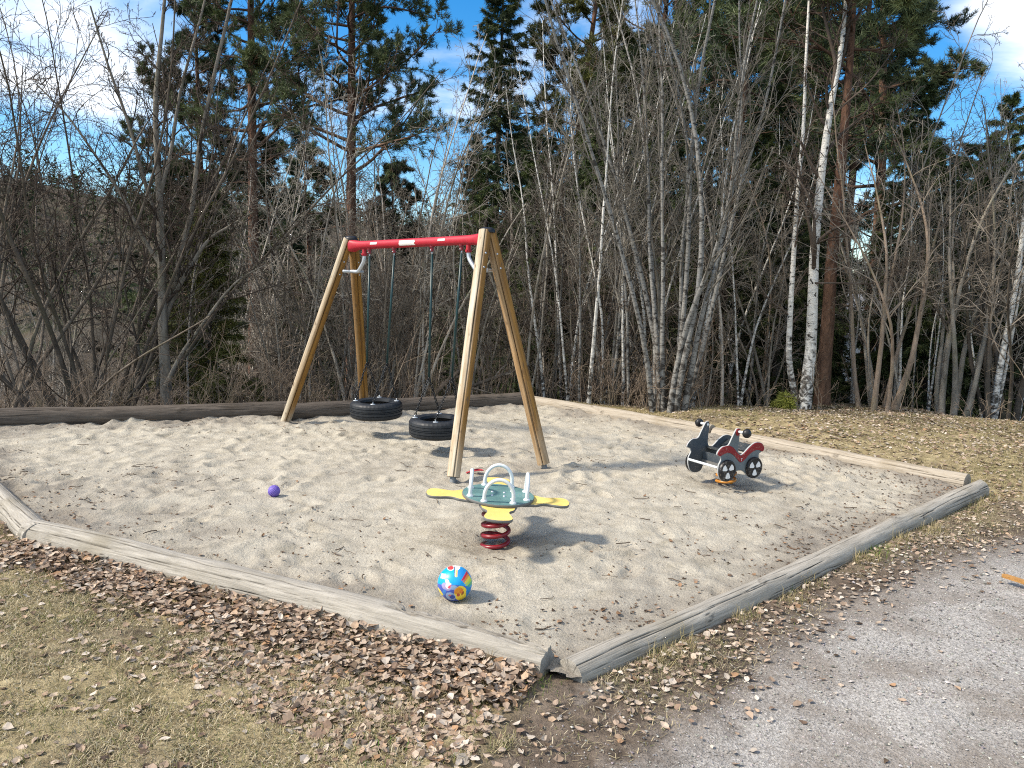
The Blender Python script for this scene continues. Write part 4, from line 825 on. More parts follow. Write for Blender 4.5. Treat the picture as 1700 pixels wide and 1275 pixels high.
def build_grass():
    rg = np.random.default_rng(33); GC = [(.44, .37, .235), (.34, .285, .175), (.22, .205, .095), (.58, .51, .37), (.11, .14, .035), (.25, .19, .11)]
    P = rg.uniform([-4.6, 2.2], [1.9, 5.4], (760000, 2)); P = P[np.abs(P[:, 0]) < .92 * P[:, 1] + .2]; dn = sdist(P[:, 0], P[:, 1], PIT); dp = sdist(P[:, 0], P[:, 1], PATH); f = fbm(P[:, 0] * 1.5, P[:, 1] * 1.5, 100, 4)
    k = (dn < -.1) & (rg.random(len(P)) < np.clip(.8 * sstep(-.15, -1.5, dp + .5 * f) * (.75 + .5 * f), .03, 1) * (dp < .05)); blades('dry_grass', P[k], .040, .0030, .42, GC, 'short straw-coloured and green grass in the foreground', rg, [.32, .26, .16, .12, .06, .08])
    R = along('right', 60000, .08, .9, rg, 1.5); R = R[rg.random(len(R)) < .7 * sstep(.15, -.35, sdist(R[:, 0], R[:, 1], PATH)) * np.clip(.6 + .7 * fbm(R[:, 0] * 2, R[:, 1] * 2, 104, 3), .05, 1)]; blades('verge_grass', R, .04, .0022, .5, GC, 'thin dry grass between the right log and the path', rg, [.3, .2, .2, .14, .1, .06])
    P = rg.uniform([.6, 6.9], [9.5, 12.8], (150000, 2)); dn = sdist(P[:, 0], P[:, 1], PIT); k = (dn < -.08) & (sdist(P[:, 0], P[:, 1], PATH) < -.1) & (rg.random(len(P)) < .55 + .5 * fbm(P[:, 0], P[:, 1], 107, 3)); blades('mound_grass', P[k], .05, .004, .5, [(.38, .315, .18), (.29, .25, .13), (.22, .205, .08), (.47, .40, .26)], 'flattened straw and mossy grass on the right mound', rg)
    T = rg.uniform([-3.6, 2.3], [1.0, 4.8], (420, 2)); T = T[(sdist(T[:, 0], T[:, 1], PIT) < -.25) & (sdist(T[:, 0], T[:, 1], PATH) < -.35)]; P = (T[:, None] + rg.normal(0, .028, (len(T), 34, 2))).reshape(-1, 2); blades('grass_tuft', P, .062, .0026, .7, [(.46, .39, .25), (.34, .29, .17), (.22, .205, .08), (.15, .16, .05)], 'uneven straw and mossy tufts in the foreground grass', rg, [.4, .3, .2, .1])
    # tufts of longer grass at the log's foot and in front of the trees
    T = []
    for key, n_, lo, hi in (('front', 26, .1, .2), ('right', 22, .09, .2), ('far_a', 24, .1, .3), ('far_b', 40, .12, .5), ('back_a', 40, .2, .6)):
        c = along(key, n_, lo, hi, rg); T.append((c[:, None] + rg.normal(0, .035, (n_, 46, 2))).reshape(-1, 2))
    P = np.concatenate(T); blades('tall_grass', P, .11, .0026, .95, [(.40, .33, .19), (.30, .25, .12), (.16, .17, .06)], 'tufts of longer pale grass along the outer foot of the logs', rg, [.5, .35, .15])
    for (px, py, r) in ((1440, 905, .1), (1290, 962, .06), (905, 1128, .05), (620, 1052, .05), (590, 1020, .04)):
        pass
    g = np.concatenate([gnd(px, py)[:2] + rg.normal(0, r, (n_, 2)) for px, py, r, n_ in ((1440, 908, .13, 500), (1292, 965, .06, 150), (902, 1128, .05, 90), (600, 1040, .05, 90), (610, 1230, .08, 60), (1410, 903, .08, 200))]); blades('green_tuft', g, .05, .0026, .9, [(.09, .17, .025), (.14, .2, .04), (.25, .25, .1)], 'small fresh green grass tufts by the logs', rg)
build_grass()
def build_pebbles():
    rg = np.random.default_rng(44); Pn = rg.uniform([-.6, 2.0], [8, 8.5], (170000, 2)); d = sdist(Pn[:, 0], Pn[:, 1], PATH); far = np.hypot(Pn[:, 0], Pn[:, 1])
    k = (rg.random(len(Pn)) < .55 * sstep(-.55, .35, d + .35 * fbm(Pn[:, 0] * 1.6, Pn[:, 1] * 1.6, 110, 4)) + .012) & (sdist(Pn[:, 0], Pn[:, 1], PIT) < -.15) & (d > -1.2); P = Pn[k]; n = len(P)
    s = np.exp(rg.normal(math.log(.0034), .42, n)) * (1 + .05 * np.hypot(P[:, 0], P[:, 1])); B = np.array([(1, 0, 0), (0, 1, 0), (-1, 0, 0), (0, -1, 0), (0, 0, 1), (0, 0, -1)], float)
    V = B[None] * rg.uniform(.55, 1.25, (n, 6, 1)) * np.array([1, 1, .62]); a = rg.uniform(0, 6.28, n); c_, s_ = np.cos(a)[:, None], np.sin(a)[:, None]
    V = np.stack([V[..., 0] * c_ - V[..., 1] * s_, V[..., 0] * s_ + V[..., 1] * c_, V[..., 2] + rg.normal(0, .15, (n, 6))], -1) * s[:, None, None] + np.stack([P[:, 0], P[:, 1], height(P[:, 0], P[:, 1]) + s * .35], -1)[:, None]
    F = np.array([(0, 1, 4), (1, 2, 4), (2, 3, 4), (3, 0, 4), (1, 0, 5), (2, 1, 5), (3, 2, 5), (0, 3, 5)]); g = np.clip(rg.normal(.27, .09, n), .08, .6)[:, None]; col = g * np.array([1, .945, .88]) * rg.uniform(.93, 1.07, (n, 3))
    M = Mt('gravel_stone', .9, .2); obj('gravel', mesh('gravel', V.reshape(-1, 3), (F[None] + np.arange(n)[:, None, None] * 6).reshape(-1, 3), np.repeat(col, 6, 0), False), M.fin(M.attr('col', 'Color')), kind='stuff', label='loose grey crushed stone on the path', cat='gravel')
build_pebbles()

# ------------------------------------------------------------------ bark and needles
def m_bark(name, lo, hi, sc=9, stretch=.25, moss=0.0, b=.6):
    M = Mt(name, .95, .1); P = M.co('Object'); r = M.rnd()
    n = M.noise(M.map(P, (1, 1, stretch)), sc, 6, .65, .5); f = M.noise(M.map(P, (1, 1, stretch)), sc * 5, 4, .7); l = M.noise(P, 1.6, 3, .5)
    c = M.ramp(n, [(.3, lo), (.68, hi)])
    if moss: c = M.mix(M.math('MULTIPLY', M.rng(l, .5, .68), moss), c, (.12, .125, .06))
    c = M.hsv(c, .5, 1.0, M.rng(r, 0, 1, .6, 1.4))
    return M.fin(c, M.bump(f, b, .02))
def m_birch(name='birch_bark', base=.74, dark=1.0, th=-.025):
    M = Mt(name, .8, .2); P = M.co('Object'); z = M.n('SeparateXYZ'); M.L(P, z.inputs[0])
    len_ = M.noise(M.map(P, (9, 9, 40)), 1.6, 4, .7); pat = M.noise(M.map(P, (6, 6, 9)), 1.5, 5, .62, .6); f = M.noise(P, 30, 4, .6)
    c = M.ramp(f, [(.3, (base * .72, base * .70, base * .64)), (.7, (base, base * .98, base * .93))])
    c = M.mix(M.rng(len_, .60 + th, .66 + th, 0, .85 * dark), c, (.055, .048, .042)); c = M.mix(M.rng(pat, .60 + th, .66 + th, 0, dark), c, (.03, .027, .024))
    c = M.mix(M.math('MULTIPLY', M.rng(z.outputs[2], 2.0, .0), M.rng(pat, .42, .56)), c, (.045, .04, .035))
    return M.fin(c, M.bump(pat, .4, .02))
def m_pinebark():
    M = Mt('pine_bark', .95, .1); P = M.co('Object'); z = M.n('SeparateXYZ'); M.L(P, z.inputs[0])
    v = M.vor(M.map(P, (1, 1, .4)), 22); n = M.noise(M.map(P, (1, 1, .35)), 9, 6, .7)
    lo = M.ramp(n, [(.3, (.055, .036, .028)), (.7, (.18, .11, .075))]); up = M.ramp(n, [(.3, (.070, .040, .030)), (.7, (.175, .102, .07))])
    c = M.mix(M.rng(M.math('ADD', z.outputs[2], M.math('MULTIPLY', n, 1.5)), 1.2, 4.2), lo, up); c = M.mix(M.rng(v, .12, .02), c, (.025, .018, .014))
    return M.fin(c, M.bump(v, .7, .03, M.bump(n, .5, .02)))
BK_HAZEL = m_bark('hazel_bark', (.075, .062, .05), (.23, .195, .16), 9, .2, .25); BK_GREY = m_bark('grey_bark', (.13, .115, .095), (.38, .345, .295), 10, .3, .4); BK_PALE = m_bark('pale_bark', (.20, .175, .15), (.44, .40, .35), 8, .5, .25); BK_BROWN = m_bark('brown_bark', (.09, .068, .05), (.26, .205, .16), 9, .2, .3)
BK_SPRUCE = m_bark('spruce_bark', (.03, .025, .021), (.095, .08, .068), 14, .4, .3); BK_BIRCH = m_birch(); BK_SPECK = m_birch('speckled_bark', .27, .9, -.055); BK_PINE = m_pinebark()
TW_DARK = m_bark('dark_twig', (.055, .042, .034), (.125, .10, .082), 6, .3, 0, 0); TW_GREY = m_bark('grey_twig', (.125, .113, .096), (.30, .275, .235), 6, .3, 0, 0); TW_BROWN = m_bark('brown_twig', (.095, .08, .066), (.24, .208, .172), 6, .3, 0, 0)
PINE_LIMB = m_bark('pine_limb', (.05, .033, .025), (.15, .095, .068), 7, .3)
def m_needle(name, a, b, tr=.12):
    M = Mt(name, .6, .25); c = M.mix(M.attr('col'), a, b); c = M.hsv(c, .5, 1.0, M.rng(M.rnd(), 0, 1, .8, 1.2)); return M.fin(c, trans=tr)
ND_PINE = m_needle('pine_needles', (.040, .060, .030), (.115, .140, .055)); ND_SPRUCE = m_needle('spruce_needles', (.018, .034, .013), (.070, .092, .026)); ND_OLIVE = m_needle('olive_needles', (.07, .085, .025), (.17, .17, .045)); ND_YOUNG = m_needle('young_spruce_needles', (.14, .16, .03), (.32, .31, .08))

# ------------------------------------------------------------------ growth
def grow(rg, base, dirs, length, n, wob, up, droop=0.0):
    B = len(base); P = np.empty((B, n, 3)); p = np.array(base, float); d = nz(np.array(dirs, float)); st = (np.asarray(length) / (n - 1))[:, None]; P[:, 0] = p; m = np.zeros((B, 3))
    for i in range(1, n):
        m = .6 * m + rg.normal(0, 1, (B, 3)); d = nz(d + wob * m + np.array([0, 0, up - droop * i / n])); p = p + d * st; P[:, i] = p
    return P
def radii(r0, r1, n, pw=1.0): t = np.linspace(0, 1, n) ** pw; return r0[:, None] * (1 - t) + np.broadcast_to(r1, r0.shape)[:, None] * t
def kids(rg, P, R, per, t0, t1, ang, ratio, n, wob, up, rmin, rk=.55, shape=.55, droop=0.0, angv=.2, flat=0.0, lens=None):
    B, m, _ = P.shape; t = t0 + (t1 - t0) * (np.arange(per)[None] + rg.random((B, per))) / per; f = t * (m - 1); i = np.minimum(f.astype(int), m - 2); u = (f - i)[..., None]; b = np.arange(B)[:, None]
    pos = P[b, i] * (1 - u) + P[b, i + 1] * u; T = nz(P[b, i + 1] - P[b, i]); r = R[b, i] * (1 - u[..., 0]) + R[b, i + 1] * u[..., 0]
    ref = np.where(np.abs(T[..., 2:3]) > .8, np.array([1.0, 0, 0]), np.array([0, 0, 1.0])); U = nz(np.cross(T, ref)); V = np.cross(T, U)
    az = np.arange(per)[None] * 2.4 + rg.uniform(0, 6.28, (B, 1)) + rg.normal(0, .5, (B, per))
    if flat: az = np.where(rg.random((B, per)) < flat, np.round(az / math.pi) * math.pi + rg.normal(0, .3, (B, per)), az)
    a = ang * (1 + rg.normal(0, angv, (B, per))); D = np.cos(a)[..., None] * T + np.sin(a)[..., None] * (np.cos(az)[..., None] * U + np.sin(az)[..., None] * V)
    L = (np.linalg.norm(np.diff(P, axis=1), axis=-1).sum(1) if lens is None else lens)[:, None] * ratio * (1 - shape * (t - t0) / max(t1 - t0, 1e-6)) * rg.uniform(.55, 1.25, (B, per))
    K = grow(rg, pos.reshape(-1, 3), D.reshape(-1, 3), L.ravel(), n, wob, up, droop); r0 = np.maximum(r.ravel() * rk, rmin * 1.15); return K, radii(r0, rmin, n)
def tm(parts):                                    # one mesh out of swept tubes [(P, R, sides)]
    V = []; Q = []; o = 0
    for P, R, k in parts:
        if not len(P): continue
        v, q = tubes(P, R, k); V.append(v); Q.append(q[0] + o); o += len(v)
    return np.concatenate(V), np.concatenate(Q)
def tobj(name, parts, m, parent, **k): V, q = tm(parts); return obj(name, mesh(name, V, q), m, parent, **k)
def flare(R, amt=.6, ln=.12):
    t = np.linspace(0, 1, R.shape[1]); return R * (1 + amt * np.exp(-t / ln * 2.2))
def clumpcol(V0, seed): return np.clip(.5 + .5 * fbm(V0[:, 0] * 1.1 + V0[:, 2] * .7, V0[:, 1] * 1.1 - V0[:, 2] * .9, seed, 3) + np.random.default_rng(seed).normal(0, .15, len(V0)), 0, 1)
def needles(rg, C, D, ln, wd, per, spread):       # tufts: per narrow triangles fanned round each direction
    n = len(C); d = nz(D[:, None] + rg.normal(0, spread, (n, per, 3))); s = nz(np.cross(d, rg.normal(0, 1, (n, per, 3)))); L = ln * rg.uniform(.6, 1.25, (n, per, 1)); b = C[:, None] + rg.normal(0, ln * .16, (n, per, 3))
    V = np.stack([b - s * wd / 2, b + s * wd / 2, b + d * L], 2); return V.reshape(-1, 3), np.arange(n * per * 3).reshape(-1, 3)
def nobj(name, C, D, ln, wd, per, spread, m, parent, rg, seed, **k):
    V, t = needles(rg, C, D, ln, wd, per, spread); c = np.repeat(clumpcol(C, seed), per * 3); return obj(name, mesh(name, V, t, np.repeat(c[:, None], 3, 1), False), m, parent, **k)

# ------------------------------------------------------------------ kinds of tree; each returns a root with trunk and branches
def bare(seed, name, H, stems, spread, r0, bark, twig, cat, label, group=None, per=(9, 6, 5), ang=(.7, .75, .8), ratio=(.42, .45, .5), t0=.2, wob=(.035, .09, .13), up=(.03, .05, .02), rtw=.0035, trunks=None, catkin=False, droop=0.0, rad=.0, lean=(0, 0), bend=1.0, l3=True, r1=None):
    rg = np.random.default_rng(seed); rt = empty(name, (0, 0, 0), label, cat, group); n = 18
    if trunks is None:
        az = np.arange(stems) * 2.4 + rg.uniform(0, 6.28); sp = spread * np.sqrt((np.arange(stems) + .5) / stems) * rg.uniform(.8, 1.15, stems) if stems > 1 else np.array([spread * rg.uniform(0, 1)])
        D = np.stack([np.sin(sp) * np.cos(az) + lean[0], np.sin(sp) * np.sin(az) + lean[1], np.cos(sp)], -1); b = np.stack([np.cos(az) * rad, np.sin(az) * rad, -.25 + 0 * az], -1) * rg.uniform(.4, 1, (stems, 1)) ; b[:, 2] = -.25
        P0 = grow(rg, b, D, H * rg.uniform(.72, 1.05, stems), n, wob[0], up[0] * bend); R0 = radii(r0 * rg.uniform(.65, 1.1, stems), rtw * 1.6 if r1 is None else r1, n, .85)
    else:
        P0 = np.stack([spline(t_[0], n) for t_ in trunks]); R0 = np.stack([np.linspace(t_[1], t_[2], n) for t_ in trunks])
    P1, R1 = kids(rg, P0, R0, per[0], t0, .98, ang[0], ratio[0], 10, wob[1], up[1], rtw, .5, .6, droop * .5, lens=np.full(len(P0), H * .8) if trunks is None else np.clip(np.linalg.norm(np.diff(P0, axis=1), axis=-1).sum(1) * 1.3, 1.6, H * .8)); P2, R2 = kids(rg, P1, R1, per[1], .15, .98, ang[1], ratio[1], 6, wob[2], up[2], rtw * .8, .6, .5, droop)
    dk = np.array([len(t_) > 3 for t_ in trunks]) if trunks is not None else np.zeros(len(P0), bool)
    tobj('trunk', [(P0[~dk], flare(R0[~dk], .35), 12)], bark, rt); parts = [(P0[dk], R0[dk], 7), (P1, R1, 5), (P2, R2, 3)]
    if l3: P3, R3 = kids(rg, P2, R2, per[2], .15, 1.0, ang[2], ratio[2], 4, .16, 0.0, rtw * .62, .75, .4, droop * 1.5); parts.append((P3, R3, 3))
    tobj('branches', parts, twig, rt)
    if catkin:
        i = rg.choice(len(P3), min(len(P3), 700), False); c = P3[i, -1]; t = np.linspace(0, 1, 4); L = rg.uniform(.03, .065, len(i)); C = c[:, None] + np.stack([0 * t, 0 * t, -t], -1)[None] * L[:, None, None] + rg.normal(0, .003, (len(i), 4, 3)); Rr = np.broadcast_to(np.array([.002, .0045, .0045, .002]), (len(i), 4))
        tobj('catkins', [(C, Rr, 4)], TW_BROWN, rt, kind='stuff')
    return rt
def pine(seed, H, r0, crown0, spread, label, group=None, nl=46, trunk=None, nd=None, name='pine_tree', dens=1.0, dead=10):
    rg = np.random.default_rng(seed); rt = empty(name, (0, 0, 0), label, 'pine', group); n = 22
    if trunk is None: P0 = grow(rg, [[0, 0, -.4]], [[rg.normal(0, .02), rg.normal(0, .02), 1]], np.array([H]), n, .006, .02)
    else: P0 = spline(trunk, n)[None]
    R0 = radii(np.array([r0]), r0 * .16, n); tobj('trunk', [(P0, flare(R0, .4), 14)], BK_PINE, rt)
    P1, R1 = kids(rg, P0, R0, nl, crown0, .985, 1.32, 1, 10, .10, .055, .010, .42, .62, 0, .14, lens=np.array([spread])); Pd, Rd = kids(rg, P0, R0, dead, max(.08, crown0 - .22), crown0, 1.5, .5, 6, .08, -.01, .006, .2, .3, 0, .1, lens=np.array([spread])) if dead else (np.zeros((0, 6, 3)), np.zeros((0, 6)))
    P2, R2 = kids(rg, P1, R1, 10, .25, 1.0, .8, .40, 6, .12, .07, .005, .55, .5, flat=.6); P3, R3 = kids(rg, P2, R2, 5, .3, 1.0, .75, .5, 4, .12, .08, .004, .7, .4)
    tobj('branches', [(P1, R1, 6), (Pd, Rd, 4), (P2, R2, 4), (P3, R3, 3)], PINE_LIMB, rt)
    pts = np.concatenate([P3[:, 1:].reshape(-1, 3), P2[:, -2:].reshape(-1, 3)]); d = np.concatenate([np.gradient(P3, axis=1)[:, 1:].reshape(-1, 3), np.gradient(P2, axis=1)[:, -2:].reshape(-1, 3)]); k = rg.random(len(pts)) < dens; pts, d = pts[k], nz(d[k])
    nobj('crown', pts, nz(d + [0, 0, .25]), .16, .019, 17, .6, nd or ND_PINE, rt, rg, seed); return rt
def spruce(seed, H, r0, Rm, label, group=None, nb=120, low=.04, nd=None, name='spruce_tree', pw=.75, dens=1.0, cat='spruce', gap=0.0):
    rg = np.random.default_rng(seed); rt = empty(name, (0, 0, 0), label, cat, group); n = 16
    P0 = grow(rg, [[0, 0, -.3]], [[0, 0, 1]], np.array([H]), n, .004, .03); R0 = radii(np.array([r0]), .012, n); tobj('trunk', [(P0, flare(R0, .3), 10)], BK_SPRUCE, rt)
    t = low + (1 - low) * (np.arange(nb) + rg.random(nb)) / nb; t = t[rg.random(nb) > gap]; nb = len(t); f = t * (n - 1); i = np.minimum(f.astype(int), n - 2); u = (f - i)[:, None]; pos = P0[0, i] * (1 - u) + P0[0, i + 1] * u; az = np.arange(nb) * 2.4 + rg.normal(0, .4, nb)
    L = Rm * ((1 - t) ** pw * .97 + .03) * rg.uniform(.6, 1.15, nb); el = .35 - .85 * (1 - t) ** .6; D = np.stack([np.cos(az) * np.cos(el), np.sin(az) * np.cos(el), np.sin(el)], -1); P1 = grow(rg, pos, D, L, 9, .03, .028); R1 = radii(np.clip(.011 * L, .006, .03), .004, 9)
    P2, R2 = kids(rg, P1, R1, 10, .12, 1.0, .85, .36, 5, .05, -.10, .003, .6, .55, .12, flat=.85); tobj('branches', [(P1, R1, 4), (P2, R2, 3)], BK_SPRUCE, rt)
    m_ = np.linspace(.1, 1, 5); q = lambda P: (P[:, :-1] + (P[:, 1:] - P[:, :-1]) * rg.random((len(P), P.shape[1] - 1, 1)))
    pts = np.concatenate([q(P2).reshape(-1, 3), q(P2).reshape(-1, 3), q(P1)[:, 1:].reshape(-1, 3)]); d = np.concatenate([np.diff(P2, axis=1).reshape(-1, 3)] * 2 + [np.diff(P1, axis=1)[:, 1:].reshape(-1, 3)]); k = rg.random(len(pts)) < dens
    nobj('crown', pts[k], nz(nz(d[k]) + [0, 0, -.35]), .12, .016, 6, .5, nd or ND_SPRUCE, rt, rg, seed); return rt
def put(root, p, rz=None, s=1.0, tilt=(0, 0)):
    root.location = tuple(p); root.scale = (s, s, s); root.rotation_euler = (tilt[0], tilt[1], 0.0 if rz is None else rz); return root
def lp(pts, Y, org): return np.array([at(x, y, Y if np.isscalar(Y) else Y[i]) for i, (x, y) in enumerate(pts)]) - org
FR = np.random.default_rng(77)

# ------------------------------------------------------------------ the trees one can tell apart
def special():
    # grey young tree with forks, left of the swing
    o = base_at(277, 11.9); Y = 11.9; tr = [(lp([(278, 715), (275, 620), (270, 540), (269, 470), (267, 380), (262, 280), (258, 170), (268, 60), (280, -80)], Y, o), .088, .018), (lp([(276, 640), (300, 590), (335, 540), (372, 490), (400, 462), (440, 440)], Y - .15, o), .035, .008), (lp([(270, 545), (285, 500), (312, 450), (345, 400), (382, 375), (420, 352)], Y + .1, o), .045, .012), (lp([(271, 530), (290, 470), (300, 420), (318, 350), (330, 250), (352, 140), (380, 20), (395, -60)], Y + .2, o), .05, .018), (lp([(268, 440), (240, 400), (205, 330), (160, 260), (110, 190), (60, 140)], Y, o), .035, .009), (lp([(264, 330), (284, 250), (300, 150), (330, 40), (350, -40)], Y, o), .03, .012), (lp([(266, 380), (240, 300), (215, 210), (180, 110), (150, 10)], Y + .3, o), .035, .012)]
    put(bare(101, 'alder_tree', 6.5, 1, 0, .1, BK_GREY, TW_DARK, 'tree', 'forked grey-trunked bare tree behind the dark log, left of the swing', trunks=tr, per=(12, 7, 5), ratio=(.20, .5, .5), t0=.25, catkin=True, rtw=.004), o)
    # hazel clumps at the left
    put(bare(102, 'hazel_bush', 8.6, 17, .56, .045, BK_HAZEL, TW_DARK, 'hazel', 'wide many-stemmed hazel bush left of the forked grey tree', per=(11, 7, 5), ratio=(.34, .45, .5), t0=.32, catkin=True, rad=.35, rtw=.004, bend=.55), base_at(165, 12.2), 1.0)
    put(bare(103, 'hazel_bush', 8.2, 12, .52, .045, BK_HAZEL, TW_DARK, 'hazel', 'hazel bush with arching dark stems cut by the left edge', per=(10, 6, 5), ratio=(.34, .45, .5), t0=.32, catkin=True, rad=.3, rtw=.004, bend=.6), base_at(-25, 11.6), 0.3)
    put(bare(104, 'hazel_bush', 4.6, 10, .95, .032, BK_HAZEL, TW_DARK, 'hazel', 'low spreading hazel clump with crooked stems just beyond the dark log', per=(7, 5, 4), ratio=(.4, .45, .5), t0=.25, rad=.3, rtw=.004, bend=.7), base_at(105, 11.5), 2.0)
    # tall pines behind the left part
    o = base_at(422, 25); put(pine(111, 19, .21, .38, 3.8, 'tall pine with a dark red trunk behind the bare trees, left of the swing', trunk=lp([(424, 700), (422, 500), (420, 330), (418, 150), (416, 0), (414, -160), (412, -330)], 25, o), nl=52), o)
    put(pine(113, 17, .18, .40, 2.7, 'dark-crowned pine standing behind the grey forked tree at the left', nl=48), base_at(352, 27), 2.0)
    o = base_at(583, 23); put(pine(112, 18, .2, .37, 3.5, 'tall broad-crowned pine rising straight above the left leg of the swing', trunk=lp([(585, 700), (584, 500), (583, 330), (584, 150), (584, 0), (585, -160), (586, -330)], 23, o), nl=50), o)
    # dark spruces behind the right leg
    put(spruce(121, 12.4, .17, 1.8, 'tall narrow dark spruce behind the red crossbeam, its top above the frame', nb=270, pw=.5, gap=.06), base_at(806, 21), tilt=(0, .03))
    put(spruce(122, 9.2, .12, 1.3, 'slim second spruce close beside the tall narrow one', nb=170, pw=.6, gap=.1), base_at(772, 23), 1.3)
    # pines of the right part
    for sd, px, Y, H, cr, sp, nd, lab in ((131, 925, 24, 16, .36, 3.0, ND_OLIVE, 'pine with a sunlit olive crown right of the narrow spruce'), (132, 1040, 27, 19, .42, 3.6, None, 'dark pine behind the slender birches'), (133, 1150, 25, 18, .44, 3.6, None, 'pine behind the fan of speckled grey stems'), (134, 1262, 26, 19, .40, 3.6, None, 'pine between the speckled fan and the white birch'), (135, 1432, 21, 15.5, .34, 2.4, None, 'broad dark pine standing behind the leaning red pine, against the cloud'), (136, 1385, 27, 19, .42, 3.4, None, 'pine hidden behind the white birch trunk')):
        put(pine(sd, H, .19, cr, sp, lab, nd=nd, nl=48), base_at(px, Y), FR.uniform(0, 6))
    o = base_at(1366, 12.5); put(pine(141, 13, .125, .62, 2.4, 'leaning red-brown pine trunk right behind the white birch', trunk=lp([(1362, 720), (1367, 620), (1374, 540), (1380, 440), (1391, 330), (1402, 210), (1411, 100), (1418, -20), (1424, -150), (1428, -300)], 12.5, o), nl=26, dead=14, dens=.8), o)
    o = base_at(1190, 15); put(pine(142, 14, .15, .66, 2.2, 'slim reddish pine trunk leaning behind the motorbike', trunk=lp([(1183, 700), (1190, 580), (1200, 470), (1212, 370), (1226, 240), (1240, 100), (1252, -40), (1260, -200)], 15, o), nl=20, dead=10, dens=.7), o)
    # white birches
    o = base_at(1336, 12.0); Y = 12.0; put(bare(151, 'birch_tree', 7, 1, 0, .1, BK_BIRCH, TW_DARK, 'birch', 'thickest white birch with black scars, forking high up on the right', trunks=[(lp([(1332, 720), (1338, 650), (1346, 580), (1349, 500), (1352, 420), (1358, 345), (1366, 270), (1377, 190), (1391, 110), (1399, 60), (1404, 0), (1410, -90)], Y, o), .10, .018), (lp([(1383, 150), (1387, 110), (1383, 85), (1374, 50), (1362, 0), (1345, -60), (1330, -140)], Y, o), .038, .012, 1), (lp([(1390, 125), (1403, 75), (1411, 20), (1412, -40), (1418, -140)], Y + .1, o), .036, .012, 1), (lp([(1352, 430), (1345, 380), (1336, 340), (1330, 300), (1318, 240)], Y - .1, o), .035, .010, 1), (lp([(1372, 200), (1400, 175), (1440, 140), (1478, 90), (1490, 60)], Y, o), .020, .006, 1), (lp([(1353, 470), (1395, 470), (1450, 470), (1500, 452), (1550, 430)], Y - .2, o), .016, .005, 1)], per=(12, 7, 5), ratio=(.30, .5, .5), t0=.3, droop=.04, rtw=.0035), o)
    o = base_at(1328, 12.1); put(bare(152, 'birch_tree', 7, 1, 0, .1, BK_BIRCH, TW_DARK, 'birch', 'thin white birch growing from the foot of the thickest birch, to its left', trunks=[(lp([(1326, 712), (1318, 650), (1310, 600), (1311, 540), (1316, 450), (1321, 370), (1326, 300), (1334, 210), (1338, 100), (1345, -30)], 12.1, o), .055, .018)], per=(16, 6, 5), ratio=(.17, .5, .5), t0=.3, droop=.03), o)
    o = base_at(1645, 12.0); put(bare(153, 'birch_tree', 7, 1, 0, .1, BK_BIRCH, TW_GREY, 'birch', 'white birch leaning right at the edge of the wood by the right border', trunks=[(lp([(1640, 730), (1652, 660), (1664, 590), (1680, 510), (1693, 430), (1703, 330), (1712, 220), (1725, 100)], 12.0, o), .055, .02), (lp([(1646, 725), (1664, 640), (1680, 560), (1694, 480), (1712, 400)], 12.1, o), .03, .01)], per=(14, 6, 5), ratio=(.2, .5, .5), t0=.3), o)
    # fan of speckled stems
    o = base_at(1110, 11.5); put(bare(154, 'birch_clump', 8.8, 11, .19, .052, BK_SPECK, TW_GREY, 'birch', 'fan of speckled grey stems from one root, left of the motorbike', per=(13, 6, 5), ratio=(.26, .46, .5), t0=.28, rad=.24, rtw=.0032, bend=1.1, ang=(.42, .55, .7), up=(.03, .08, .03)), o, .9)
    # willow clumps at the right
    for sd, px, Y, H, st, sp, s, lab in ((161, 1458, 11.9, 5.6, 6, .32, BK_BROWN, 'brown willow clump right of the leaning pine'), (162, 1580, 12.2, 6.0, 7, .28, BK_GREY, 'grey willow clump between the brown willow and the leaning birch'), (163, 1668, 12.0, 5.2, 9, .5, BK_HAZEL, 'sprawling willow at the right border with leaning brown stems')):
        put(bare(sd, 'willow_bush', H, st, sp, .05, s, TW_BROWN, 'willow', lab, per=(9, 6, 4), ratio=(.38, .46, .5), t0=.3, rad=.25, rtw=.0036, bend=.6, lean=(.08, 0)), base_at(px, Y), FR.uniform(0, 6))
    # pale weeping birch far behind, between pine and spruce
    put(bare(171, 'weeping_birch', 13, 2, .16, .09, BK_PALE, TW_BROWN, 'birch', 'far pale birch with hanging twigs in the gap left of the narrow spruce', per=(12, 8, 6), ratio=(.30, .45, .6), t0=.35, droop=.22, rtw=.006, up=(.02, .05, -.02)), base_at(672, 26), 1.0)
    put(spruce(172, .5, .012, .30, 'tiny yellow-green spruce seedling left of the birch foot', nb=15, nd=ND_YOUNG, name='spruce_seedling', cat='seedling', low=.1), base_at(1304, 12.0))
    put(spruce(173, 4.4, .06, 1.35, 'yellow-green young conifer showing through behind the forked grey tree', nb=90, nd=ND_OLIVE, name='young_conifer', cat='conifer', low=.05), base_at(352, 13.6))
special()

